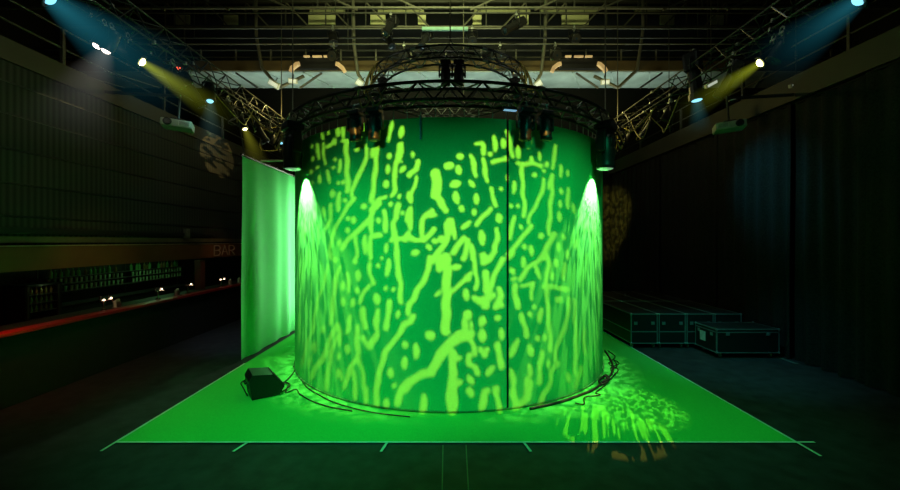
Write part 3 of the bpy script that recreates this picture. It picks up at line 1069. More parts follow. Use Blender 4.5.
# ------------------------------------------------------------------ flight cases
def flight_case(label, x, y, w_, l, ztop, group, paper=False, split=0.33, long_side=False):
    t = thing('flight_case', label, 'flight case', (x, y, 0), None, group)
    zb = 0.105
    zl = zb + (ztop - zb) * (1 - split if not long_side else 0.86)
    MB().box((w_ / 2, l / 2, (zb + zl) / 2), (w_ - 0.012, l - 0.012, zl - zb - 0.01)).build('body', M_CASE, t)
    MB().box((w_ / 2, l / 2, (zl + ztop) / 2 + 0.004), (w_ - 0.012, l - 0.012, ztop - zl - 0.012)).build('lid', M_CASE, t)
    e = 0.02
    m = MB()
    for z in (zb + e / 2, zl, ztop - e / 2):
        for yy in (e / 2, l - e / 2):
            m.box((w_ / 2, yy, z), (w_, e, e))
        for xx in (e / 2, w_ - e / 2):
            m.box((xx, l / 2, z), (e, l, e))
    for xx in (e / 2, w_ - e / 2):
        for yy in (e / 2, l - e / 2):
            m.box((xx, yy, (zb + ztop) / 2), (e, e, ztop - zb))
    m.build('edging', M_CASEALU, t)
    for xx in (0.01, w_ - 0.01):
        for yy in (0.01, l - 0.01):
            for z in (zb + 0.012, ztop - 0.012):
                inst('ball_corner', 'ballc', M_CASEALU, lambda q: q.lathe([(0.004, -0.026), (0.02, -0.018), (0.026, 0), (0.02, 0.018), (0.004, 0.026)], 8), t, (xx, yy, z))
    for fx in (0.18, 0.82):
        inst('latch', 'latch', M_CASEALU, lambda q: (q.box((0, 0, 0), (0.075, 0.012, 0.07), bev=0.004), q.box((0, -0.01, -0.005), (0.03, 0.016, 0.04))), t, (w_ * fx, -0.002, zl + 0.19 if not long_side else zl - 0.03))
        inst('caster', 'caster', M_ALU, lambda q: (q.lathe([(0.042, -0.015), (0.05, -0.01), (0.05, 0.01), (0.042, 0.015)], 12, Matrix.Translation((0, 0, 0.05)) @ Euler((0, PI / 2, 0)).to_matrix().to_4x4()), q.box((0, 0, 0.085), (0.05, 0.05, 0.04))), t, (w_ * (0.1 if fx < .5 else 0.9), 0.09, 0))
        inst('caster', 'caster', M_ALU, lambda q: None, t, (w_ * (0.1 if fx < .5 else 0.9), l - 0.09, 0))
    return t


GF = 'flight cases along the right curtain'
XF = 4.13
names = ['leftmost', 'second from the left', 'third from the left', 'rightmost, mostly behind the low case']
for k in range(4):
    flight_case('tall black flight case in the front row, ' + names[k], XF + k * 0.625, 8.60, 0.60, 1.80, 0.775, GF, split=0.6)
names = ['leftmost', 'second from the left', 'third from the left', 'rightmost']
for k in range(4):
    flight_case('black flight case in the rear row, ' + names[k], XF + k * 0.625, 10.46, 0.60, 1.90, 0.775, GF, split=0.6)
lc = flight_case('low wide black flight case with a paper sheet, standing in front of the row', 5.53, 7.87, 1.29, 0.68, 0.60, GF, long_side=True)
MB().box((0, 0, 0), (0.006, 0.17, 0.2)).build('paper_sheet', M_PAPER, lc, (-0.004, 0.42, 0.37))
for y in (0.15, 0.55):
    inst('latch', 'latch', M_CASEALU, None, lc, (-0.003, y, 0.47), (0, 0, -PI / 2))
# low ramp-like strip at the curtain foot
p0_, p1_ = ground(772, 355), ground(815, 364)
tape('pale strip lying on the floor at the foot of the right curtain', p0_, (6.85, p1_[1]), 0.07, mat('dull_strip', (0.16, 0.17, 0.16), 0.7), 0.002)

# ------------------------------------------------------------------ floor monitor speaker and floor cables
t = thing('floor_monitor_speaker', 'black wedge shaped floor speaker on the carpet at the left foot of the round screen', 'speaker', (-2.86, 6.02, 0.021), (0, 0, -0.95))
prof = [(-0.19, 0.0), (0.20, 0.0), (0.27, 0.12), (0.10, 0.33), (-0.18, 0.37), (-0.23, 0.28)]
m = MB()
for x in (-0.21, 0.21):
    for (y, z) in prof:
        m.v.append((x, y, z))
k = len(prof)
m.f = [tuple(range(k)), tuple(reversed(range(k, 2 * k)))] + [((i + 1) % k, i, k + i, k + (i + 1) % k) for i in range(k)]
m.build('cabinet', M_BLACK, t)
g = MB().box((0, 0, 0), (0.38, 0.27, 0.012), bev=0.004)
g.build('grille', mat('speaker_grille', (0.03, 0.03, 0.03), 0.6, 0.3, scale=120, bump=0.4), t, (0, 0.19, 0.231), (-math.atan2(0.21, 0.17), 0, 0))
MB().tube([(-0.07, -0.235, 0.24), (-0.07, -0.26, 0.22), (0.07, -0.26, 0.22), (0.07, -0.235, 0.24)], 0.01, 6).build('handle', M_BLACK2, t)
MB().box((0.04, -0.222, 0.17), (0.1, 0.012, 0.07), (0.2, 0, 0)).build('socket_plate', M_STEELD, t)
for x in (-0.17, 0.17):
    inst('foot', 'spkfoot', M_BLACK2, lambda q: q.box((0, 0, 0), (0.03, 0.3, 0.01)), t, (x, 0, -0.004))


def gpt(px, py, z=0.03):
    x, y = ground(px, py)
    return (x, y, z)


GC = 'cables on the carpet around the screen'
cable('black cable lying round the right foot of the round screen', [gpt(605, 352), gpt(610, 360), gpt(613, 368), gpt(611, 376), gpt(604, 383), gpt(594, 391), gpt(580, 397), gpt(560, 404), gpt(530, 411)], 0.02, group=GC, name='floor_cable')
cable('thin black cable wandering outside the thick one at the right foot', [gpt(608, 352), gpt(615, 358), gpt(609, 365), gpt(618, 371), gpt(612, 379), gpt(616, 374), gpt(606, 386), gpt(596, 394), gpt(600, 397), gpt(585, 399), gpt(584, 406), gpt(575, 405)], 0.009, group=GC, name='floor_cable')
cable('coil of black cable at the right foot of the round screen', [gpt(600, 381), gpt(606, 378, .05), gpt(609, 383, .06), gpt(603, 387, .05), gpt(599, 384, .05), gpt(604, 380, .07), gpt(608, 384, .08), gpt(602, 386, .07)], 0.018, group=GC, name='floor_cable')
cable('thin cable with small loops at the right foot of the round screen', [gpt(611, 372), gpt(617, 368, .05), gpt(614, 362, .04), gpt(619, 365), gpt(611, 369), gpt(613, 376)], 0.008, group=GC, name='floor_cable')
cable('thin black cable running from the floor speaker to the round screen', [(-2.98, 6.15, .03), gpt(276, 389), gpt(284, 384), gpt(292, 376), gpt(295, 370), gpt(293, 368)], 0.008, group=GC, name='floor_cable')
cable('tangle of thin black cable between the speaker and the round screen', [gpt(276, 391), gpt(284, 385, .05), gpt(290, 389, .06), gpt(282, 393, .03), gpt(278, 388, .05), gpt(288, 386, .04), gpt(286, 394, .03), gpt(296, 391, .03), gpt(300, 396), gpt(312, 403), gpt(330, 409), gpt(352, 413)], 0.009, group=GC, name='floor_cable')
cable('small cable loop on the carpet left of the floor speaker', [(-3.04, 5.9, .03), gpt(243, 389), gpt(241, 385), gpt(245, 383), (-3.05, 6.1, .03)], 0.009, group=GC, name='floor_cable')
cable('black cable lying along the front left foot of the round screen', [gpt(299, 378), gpt(306, 388), gpt(316, 395), gpt(336, 405), gpt(370, 414), gpt(410, 419)], 0.008, group=GC, name='floor_cable')

# ------------------------------------------------------------------ the bar
XB = -6.2
bar = thing('bar_counter', 'long bar counter with a red top along the left wall', 'bar counter', (XB, 8.2, 0))
MB().box((-0.45, 0, 1.0675), (0.46, 9.2, 0.05), bev=0.01).build('counter_top', M_BARFRONT, bar)
MB().box((-0.11, 0, 1.07), (0.22, 9.2, 0.055), bev=0.01).build('counter_edge', M_RED, bar)
MB().box((-0.16, 0, 0.525), (0.10, 9.0, 1.04)).build('front_panel', M_BARFRONT, bar)

sg = thing('bar_sign_board', 'long brown board over the bar reading BAR at its far end', 'sign', (-6.46, 8.2, 1.94))
MB().box((-0.06, 0, 0.19), (0.10, 9.4, 0.38)).build('board', M_FASCIA, sg)
MB().box((-0.005, 0, 0.385), (0.03, 9.4, 0.016)).build('top_strip', M_LETTER, sg)


def letter(strokes, y, parent):
    # letters drawn as bent tubes, reading along +Y as seen from the room
    m = MB()
    for st in strokes:
        m.tube([(0.02, y + a * 0.30, 0.055 + b * 0.27) for a, b in st], 0.017, 6)
    m.build('letter', M_LETTER, parent)


arcB = lambda y0_, h: [(0, y0_)] + [(0.55 + 0.38 * math.sin(PI * t_ / 8), y0_ + h * (1 - math.cos(PI * t_ / 8)) / 2) for t_ in range(9)] + [(0, y0_ + h)]
letter([[(0, 0), (0, 1)], arcB(0, 0.52), arcB(0.52, 0.48)], 2.50, sg)
letter([[(0, 0), (0.5, 1), (1, 0)], [(0.2, 0.36), (0.8, 0.36)]], 2.86, sg)
letter([[(0, 0), (0, 1)], arcB(0.48, 0.52), [(0.4, 0.48), (0.95, 0)]], 3.23, sg)

# pillar between the two bar openings, bracket on ledge
o = MB().box((0, 0, 0), (0.16, 0.2, 0.78)).build('bar_pillar', mat('pillar_red', (0.12, 0.03, 0.02), 0.6), None, (-6.66, 10.42, 1.49))
tag(o, 'dark red pillar between counter and sign board at the far end of the bar', 'pillar')
o = MB().box((0, 0, 0), (0.08, 0.14, 0.24), bev=0.01).build('wall_bracket', mat('bracket_grey', (0.15, 0.15, 0.11), 0.5), None, (-6.53, 9.7, 2.59))
tag(o, 'small grey box bracket on the left wall above the sign board', 'bracket')

# back bar shelves
XS = -8.62
sh = thing('back_bar_shelf', 'dark three tier shelf unit with glasses and bottles behind the bar', 'shelf', (XS, 10.35, 0))
for z in (1.27, 1.44, 1.59):
    MB().box((0, 0, z - 0.008), (0.24, 4.3, 0.016)).build('shelf_board', M_SHELF, sh)
for y in (-2.15, 0.1, 2.15):
    MB().box((-0.09, y, 1.4), (0.03, 0.03, 0.9)).build('upright', M_SHELF, sh)
MB().box((0, 0, 0.48), (0.3, 4.3, 0.96), bev=0.01).build('cupboard', M_BARFRONT, sh)
MB().box((0.02, 0, 0.975), (0.36, 4.35, 0.03)).build('worktop', M_STAINL, sh)


def f_glass(m):
    m.lathe([(0.019, 0), (0.022, 0.01), (0.028, 0.12), (0.025, 0.12), (0.02, 0.02), (0.002, 0.018)], 10)


def f_bottle(m):
    m.lathe([(0.033, 0), (0.036, 0.01), (0.036, 0.11), (0.03, 0.135), (0.013, 0.155), (0.012, 0.19), (0.015, 0.192), (0.015, 0.205), (0.002, 0.205)], 10)


def f_wine(m):
    m.lathe([(0.03, 0), (0.03, 0.006), (0.006, 0.012), (0.005, 0.06), (0.03, 0.085), (0.034, 0.13), (0.03, 0.13), (0.002, 0.08)], 10)


for z, lab, grp, nn in ((1.27, 'small drinking glass lined up on the lowest back bar shelf', 'glasses on the lowest shelf', 34), (1.44, 'small drinking glass lined up on the middle back bar shelf', 'glasses on the middle shelf', 34)):
    for k in range(nn):
        y = 8.3 + 4.1 * k / (nn - 1) + random.uniform(-.01, .01)
        if nn > 1 and 16 <= k <= 17:
            continue
        o = inst('drinking_glass', 'glass%d' % (z > 1.3), M_GLASS, f_glass, None, (XS + 0.06, y, z), None, True)
        tag(o, lab, 'glass', grp)
for k in range(30):
    y = 8.32 + 4.0 * k / 29 + random.uniform(-.03, .03)
    if k in (13, 14, 15, 22):
        continue
    mt = M_BOTTLE if random.random() < .65 else M_BOTTLE2
    o = inst('bottle', 'bottle', mt, f_bottle, None, (XS + random.uniform(0, .06), y, 1.59), None, True)
    sc = random.uniform(0.8, 1.1)
    o.scale = (sc, sc, sc)
    tag(o, 'greenish bottle standing on the top back bar shelf' if mt is M_BOTTLE else 'brownish bottle standing on the top back bar shelf', 'bottle', 'green bottles on the top shelf' if mt is M_BOTTLE else 'brown bottles on the top shelf')

fr = thing('bottle_fridge', 'glass fronted bottle fridge behind the near end of the bar', 'fridge', (-8.4, 7.85, 0))
m = MB()
m.box((-0.2, 0, 0.78), (0.04, 0.72, 1.5))
m.box((0, -0.34, 0.78), (0.42, 0.04, 1.5))
m.box((0, 0.34, 0.78), (0.42, 0.04, 1.5))
m.box((0, 0, 1.51), (0.42, 0.72, 0.04))
m.box((0, 0, 0.4), (0.42, 0.72, 0.8))
m.build('cabinet', M_BLACK2, fr)
for z in (0.98, 1.15, 1.32):
    MB().box((0, 0, z - 0.006), (0.34, 0.63, 0.012)).build('shelf', M_STAINL, fr)
MB().box((0.205, -0.3, 1.15), (0.02, 0.04, 0.68)).build('door_frame', M_STEELD, fr)
MB().box((0.205, 0.3, 1.15), (0.02, 0.04, 0.68)).build('door_frame', M_STEELD, fr)
for i, z in enumerate((0.98, 1.15, 1.32)):
    for k in range(6):
        o = inst('bottle', 'bottles', M_BOTTLE2 if i == 2 else M_BOTTLE, f_bottle, None, (-8.30, 7.85 - 0.24 + k * 0.096, z), None, True)
        o.scale = (0.7, 0.7, 0.7)
        tag(o, 'small bottle on the %s shelf of the bar fridge' % ('lower', 'middle', 'upper')[i], 'bottle', 'bottles on the %s fridge shelf' % ('lower', 'middle', 'upper')[i])


def tap_with_glints(label, px, glints, sc=1.0):
    y = -6.42 * F / (px - CX)
    t = thing('beer_tap', label, 'beer tap', (-6.42, y, 1.0985), None, 'beer taps on the bar counter')
    t.scale = (sc, sc, sc)
    m = MB()
    m.lathe([(0.06, 0), (0.06, 0.012), (0.022, 0.025), (0.02, 0.19), (0.026, 0.2)], 12)
    m.build('column', M_CHROME, t)
    MB().tube([(0.0, -0.12, 0.2), (0, 0.12, 0.2)], 0.022, 8).build('crossbar', M_CHROME, t)
    for k, yy in enumerate((-0.10, 0.10)):
        h = MB().tube([(0.02, yy, 0.2), (0.07, yy, 0.195), (0.085, yy, 0.15)], 0.009, 6).build('spout', M_CHROME, t)
        MB().tube([(0.0, yy, 0.215), (0.015, yy, 0.30)], [0.01, 0.016], 8).build('tap_handle', M_BLACK2, t)
    for (yy, zz) in glints:
        MB().lathe([(0.004, -0.018), (0.014, -0.012), (0.019, 0), (0.014, 0.012), (0.004, 0.018)], 10, Matrix.Translation((0.03, yy, zz))).build('light', M_TAPGLINT, t, smooth=True)  # glowing beads imitate reflections on the tap
    return t


tap_with_glints('chrome beer tap with two glowing beads for reflections nearest on the bar counter', 104, [(-0.03, 0.21), (0.13, 0.225)], 0.95)
tap_with_glints('chrome beer tap with one glowing bead for a reflection, second along the bar counter', 158, [(0.08, 0.235)], 0.95)
tap_with_glints('chrome beer tap with one glowing bead for a reflection, third along the bar counter', 188, [(0.08, 0.235)], 0.95)
tap_with_glints('chrome beer tap with two glowing beads for reflections, furthest along the bar counter', 221, [(-0.06, 0.22), (0.12, 0.22)], 0.95)


def holder(label, px):
    y = -6.45 * F / (px - CX)
    t = thing('napkin_holder', label, 'napkin holder', (-6.45, y, 1.0985), (0, 0, 0.3), 'napkin holders on the bar')
    m = MB()
    m.box((0, 0, 0.006), (0.1, 0.16, 0.012))
    m.box((-0.03, 0, 0.07), (0.006, 0.16, 0.12))
    m.box((0.03, 0, 0.06), (0.006, 0.16, 0.10))
    m.build('stand', M_STAINL, t)
    MB().box((0, 0, 0.085), (0.04, 0.15, 0.13), (0.15, 0, 0)).build('napkins', M_PAPER, t)


holder('pale napkin holder beside the nearest beer tap', 117)
holder('pale napkin holder between the second and third beer tap', 177)
holder('pale napkin holder just past the furthest beer tap', 230)
holder('pale napkin holder at the end of the counter by the green curtain', 239)

# ------------------------------------------------------------------ the leaf pattern: a cut metal gobo in a projector
STROKES = []


def S(ox, oy, sc, items):
    for pts, wd in items:
        STROKES.append(([(ox + x / sc, oy + y / sc) for x, y in pts], wd / sc / 2))


Q = 6.125
S(300, 110, Q, [([(235,110),(232,155)],22), ([(265,105),(263,165)],20), ([(138,145),(140,180)],14), ([(175,135),(178,150)],12), ([(165,225),(195,205),(210,180),(212,205)],18),
 ([(260,190),(290,185),(330,185)],26), ([(285,190),(285,280),(290,380),(292,500),(290,500)],28), ([(362,155),(358,175)],20), ([(345,240),(352,235)],24), ([(388,80),(388,125)],12), ([(425,180),(422,195)],10),
 ([(415,220),(405,290),(380,360),(345,430),(320,490),(318,525)],23), ([(465,200),(470,260),(462,340),(458,420),(445,500),(440,560)],28), ([(465,200),(445,240),(440,285)],18),
 ([(245,310),(240,380)],18), ([(200,350),(204,352)],18), ([(215,295),(217,310)],14), ([(165,370),(185,445)],16), ([(235,440),(234,450)],18), ([(262,435),(262,450)],20), ([(122,405),(122,445)],18),
 ([(105,350),(106,360)],16), ([(70,370),(70,385)],16), ([(72,440),(72,450)],14), ([(140,205),(150,300),(155,330)],14), ([(105,210),(118,300)],15), ([(75,215),(75,230)],12), ([(78,290),(78,310)],14)])
S(370, 110, Q, [([(135,75),(128,130)],22), ([(128,130),(110,190)],14), ([(200,110),(185,165)],28), ([(120,275),(121,285)],28), ([(108,340),(107,380)],26), ([(102,445),(98,460)],32),
 ([(185,220),(192,250),(178,285)],40), ([(175,290),(155,330),(150,370),(155,410),(150,460),(148,500),(135,520)],28), ([(170,310),(195,318)],12), ([(212,350),(190,378)],28), ([(260,260),(260,285)],20),
 ([(290,315),(288,360),(250,385),(240,400)],28), ([(285,410),(270,470),(245,530)],22), ([(405,390),(408,440),(405,520)],60), ([(408,520),(440,570),(462,615)],38), ([(470,345),(490,340)],38)])
S(370, 180, Q, [([(240,80),(250,130)],34), ([(245,170),(230,250)],36), ([(248,180),(245,300)],30), ([(182,100),(180,108)],26), ([(130,140),(128,155)],28), ([(175,150),(160,190),(160,240)],30), ([(198,200),(198,205)],24),
 ([(95,100),(60,115),(30,150),(0,190)],24), ([(88,190),(92,240),(98,310)],28), ([(50,240),(55,260)],26), ([(145,260),(145,310),(150,350)],32),
 ([(130,365),(180,365),(240,350),(280,368),(330,370),(395,300)],28), ([(235,325),(215,370)],34), ([(160,370),(165,430),(165,510),(185,630),(188,750)],29),
 ([(65,340),(20,345),(0,350)],26), ([(380,185),(340,215),(320,250),(315,320),(318,350)],28), ([(400,210),(350,225)],22), ([(262,448),(288,445)],36), ([(360,410),(368,415)],34), ([(385,370),(405,375)],30),
 ([(430,350),(445,355)],30), ([(470,270),(475,330),(460,390),(430,430),(400,470),(390,490)],34), ([(370,470),(370,490)],30), ([(440,470),(480,465)],36), ([(480,250),(490,250)],30), ([(100,390),(100,440)],20)])
S(300, 180, Q, [([(195,70),(200,95)],32), ([(240,80),(232,190)],24), ([(278,125),(278,128)],28), ([(385,160),(388,163)],34), ([(335,110),(290,160),(260,220),(220,290),(195,350),(185,410)],20),
 ([(295,235),(296,240)],28), ([(332,230),(330,260)],28), ([(290,300),(290,320)],26), ([(145,170),(145,220)],18), ([(190,150),(185,240),(160,300)],20), ([(490,140),(440,190),(430,240),(380,280),(330,330),(290,370),(260,420)],30),
 ([(340,350),(350,420),(345,470)],20), ([(395,340),(400,450)],24), ([(440,350),(490,335)],26), ([(430,370),(430,490)],24), ([(240,370),(240,400)],22), ([(180,430),(190,480)],22), ([(435,200),(435,330)],26)])
S(300, 250, Q, [([(170,90),(150,200),(115,290),(95,370),(75,490)],13), ([(215,180),(210,260),(200,340),(190,450)],26), ([(245,100),(215,190)],18), ([(260,200),(262,240)],24), ([(265,300),(262,340)],22), ([(325,300),(318,340)],24),
 ([(350,240),(352,250)],30), ([(355,130),(355,180)],28), ([(425,90),(430,150),(450,210)],22), ([(475,95),(476,100)],26), ([(420,220),(385,270),(365,320)],22), ([(470,280),(475,320)],40), ([(380,360),(395,440),(395,470)],34),
 ([(290,140),(300,260)],16), ([(215,50),(215,70)],26), ([(335,60),(338,70)],26), ([(310,400),(295,470)],20), ([(145,470),(145,490)],20)])
S(370, 250, Q, [([(115,60),(105,150)],28), ([(48,95),(48,100)],28), ([(72,40),(72,55)],16), ([(95,225),(95,240)],22), ([(140,235),(142,248)],26), ([(365,45),(360,120),(320,200),(290,240),(270,300),(237,328),(235,390)],32), ([(430,10),(380,75)],26),
 ([(425,115),(415,85),(440,50),(480,60)],36), ([(120,315),(110,400),(97,475)],30), ([(172,380),(170,410)],26), ([(265,405),(245,440),(205,455)],32), ([(205,455),(180,510),(130,580),(95,620),(75,690),(50,780),(40,860),(40,950)],32),
 ([(45,370),(35,440),(42,500),(40,530),(0,600)],26), ([(430,250),(405,275)],22)])
S(370, 320, Q, [([(105,0),(103,55)],28), ([(215,140),(217,160)],36), ([(280,155),(283,228)],34), ([(212,235),(213,290)],36), ([(125,300),(130,340)],34), ([(145,395),(146,410)],28), ([(360,92),(368,95)],52),
 ([(490,160),(430,205),(400,270),(375,325),(310,335),(250,370),(215,420)],48)])
S(340, 380, 3.75, [([(258,0),(230,30),(215,90)],22), ([(315,60),(310,130)],22), ([(175,75),(172,100)],20), ([(420,0),(420,130)],38), ([(545,40),(530,110)],25), ([(580,30),(590,60),(600,130)],18),
 ([(650,40),(660,110),(700,70),(712,10)],24), ([(770,40),(745,100)],16), ([(495,45),(490,60)],20), ([(100,30),(95,90)],14), ([(60,10),(55,70)],14)])
S(300, 320, Q, [([(230,30),(185,110),(160,190),(130,250),(95,290),(70,350)],28), ([(225,100),(190,200),(175,300),(160,420)],24), ([(350,40),(350,120),(355,190),(350,230),(310,290),(285,370),(270,420)],26), ([(350,220),(380,290),(395,420)],18),
 ([(325,310),(335,390)],18), ([(475,0),(470,80),(420,165),(385,105)],26), ([(240,40),(245,160)],18), ([(235,210),(235,240)],18), ([(290,160),(290,200)],26), ([(235,300),(232,350)],16), ([(140,50),(142,75)],22), ([(95,140),(92,200)],15),
 ([(60,230),(58,280)],14), ([(75,150),(75,180)],12), ([(90,30),(50,120),(25,200),(15,280)],13), ([(250,310),(255,370)],14), ([(300,40),(285,80)],24)])
# right half
S(440, 110, Q, [([(215,208),(250,208)],16), ([(255,205),(266,215),(268,262)],28), ([(330,160),(340,250)],26), ([(385,185),(388,230)],30), ([(412,138),(425,200),(445,280)],24), ([(480,225),(480,290)],26), ([(310,268),(311,270)],32),
 ([(320,318),(370,310),(410,300)],24), ([(405,290),(405,310)],24), ([(118,280),(122,281)],38), ([(40,345),(60,340)],44), ([(110,350),(120,385)],38), ([(188,285),(210,340),(218,400)],28), ([(265,300),(275,370),(290,435)],26),
 ([(412,405),(415,435)],14), ([(455,440),(450,505)],22), ([(75,462),(110,450)],44), ([(180,435),(205,465)],26), ([(372,478),(373,490)],24)])
S(440, 180, Q, [([(95,85),(105,130)],40), ([(225,95),(222,140)],32), ([(130,170),(132,180)],34), ([(312,50),(325,110),(345,160)],22), ([(435,155),(436,158)],22), ([(475,150),(477,165)],20), ([(210,195),(211,208)],30),
 ([(310,175),(265,220),(245,250),(225,275)],24), ([(355,220),(365,250)],38), ([(185,255),(135,295)],24), ([(455,225),(440,300),(425,360)],24), ([(250,320),(262,388)],36), ([(350,300),(350,360),(335,400),(340,440),(300,480),(250,460)],28),
 ([(60,250),(50,310),(40,370),(10,430)],30), ([(75,245),(88,360)],26), ([(145,355),(110,400),(85,445)],32), ([(175,370),(160,420),(145,480)],30), ([(195,400),(200,490)],30), ([(490,370),(430,450),(420,480)],24), ([(20,470),(50,470)],34), ([(0,350),(5,370)],34)])
S(440, 250, Q, [([(20,60),(35,60),(45,120),(40,200),(40,300),(36,430),(36,500)],54), ([(120,102),(80,112)],36), ([(200,0),(200,20),(215,100),(225,200),(220,240)],24), ([(190,140),(120,210),(60,270)],22), ([(168,165),(170,175)],38), ([(160,245),(163,300)],34),
 ([(165,390),(170,400)],52), ([(150,430),(155,500)],34), ([(190,440),(190,480)],18), ([(280,140),(285,200),(280,240)],40), ([(385,60),(340,140),(310,220),(290,260)],30), ([(215,300),(240,310),(290,300),(325,280)],44), ([(265,345),(290,330)],44),
 ([(265,25),(265,80),(300,60),(340,10)],32), ([(360,240),(375,290),(340,350),(380,340)],34), ([(265,420),(260,450)],46), ([(345,410),(360,420)],34), ([(440,120),(450,140)],36), ([(455,220),(460,280),(475,350)],28), ([(150,40),(130,50)],22), ([(455,10),(425,45)],18), ([(465,170),(440,185)],18)])
S(440, 320, Q, [([(180,90),(130,95),(60,150),(0,225)],62), ([(0,225),(-60,330)],44), ([(75,200),(80,330),(75,400)],48), ([(180,90),(205,160),(210,210)],30), ([(120,230),(80,240)],36), ([(125,380),(60,405)],36), ([(175,215),(180,270),(218,290),(230,330)],30),
 ([(255,70),(262,120)],44), ([(250,180),(268,215),(290,175)],32), ([(375,60),(375,115)],30), ([(350,150),(365,200),(360,240),(380,290)],34), ([(325,285),(290,335)],30), ([(170,345),(200,385)],30), ([(265,10),(250,30)],38), ([(440,310),(450,410)],30),
 ([(480,120),(430,220)],28), ([(185,420),(170,440)],28), ([(290,425),(300,435)],28), ([(345,410),(350,435)],28)])
S(510, 110, Q, [([(120,180),(115,230)],20), ([(210,195),(235,195)],20), ([(45,325),(90,335),(140,325),(188,340)],24), ([(128,290),(130,320)],22), ([(182,260),(180,305)],18), ([(70,330),(75,400),(78,500),(88,560),(86,650)],24), ([(275,220),(275,290),(258,360)],20),
 ([(222,330),(224,338)],24), ([(208,370),(210,375)],20), ([(145,402),(160,398)],28), ([(310,340),(312,410)],18), ([(260,400),(240,450),(235,480)],16), ([(260,400),(255,530),(245,630),(238,760)],24), ([(208,420),(205,440),(195,510),(155,590),(120,650),(113,690)],20),
 ([(355,370),(355,400)],16)])
S(510, 180, Q, [([(65,280),(67,288)],26), ([(130,285),(90,330),(40,400),(-10,460)],26), ([(192,340),(188,345)],30), ([(270,330),(230,400),(210,480)],32), ([(90,400),(90,420)],26), ([(130,410),(130,450)],26), ([(310,60),(313,80)],24), ([(310,130),(310,160)],22),
 ([(300,200),(302,250)],24), ([(355,50),(355,170)],20), ([(325,340),(328,360)],22), ([(295,390),(300,430)],20), ([(385,150),(390,200)],16), ([(405,370),(400,420)],18), ([(355,430),(350,480)],18)])
S(510, 250, Q, [([(215,10),(170,70),(110,110),(60,180)],24), ([(80,50),(85,100)],26), ([(160,100),(180,170)],24), ([(130,0),(130,30)],18), ([(220,0),(240,100),(215,210)],24), ([(30,215),(35,280),(50,350)],30), ([(70,220),(140,205),(130,300)],22),
 ([(205,222),(260,225),(300,235),(350,240)],26), ([(225,230),(230,330),(240,490),(245,525),(248,620)],22), ([(298,305),(308,302)],34), ([(190,360),(180,440)],26), ([(145,340),(147,355)],24), ([(120,385),(128,405)],22), ([(70,395),(95,490),(105,530)],28),
 ([(360,290),(355,400),(335,480),(310,530),(282,610),(273,680)],20), ([(335,80),(330,180)],22), ([(395,310),(400,430),(405,580),(400,760)],20), ([(260,140),(262,180)],20), ([(280,60),(280,100)],22)])
S(510, 320, Q, [([(170,110),(171,113)],28), ([(212,90),(214,120)],22), ([(120,165),(127,210)],38), ([(195,195),(185,280),(178,385)],24), ([(235,250),(235,285)],18), ([(293,268),(255,310),(250,370),(225,430)],22), ([(120,280),(125,330),(100,370),(105,430)],26),
 ([(358,330),(357,375)],22), ([(440,290),(415,350),(400,420)],20), ([(455,50),(455,210)],14)])

GP = Vector((0.1, 0.25, 4.45))                       # lamp point of the projector
GT = Vector((0.1, 5.345, 2.15))
GF_ = (GT - GP).normalized()
GRt = GF_.cross(Vector((0, 0, 1))).normalized()
GUp = GRt.cross(GF_).normalized()


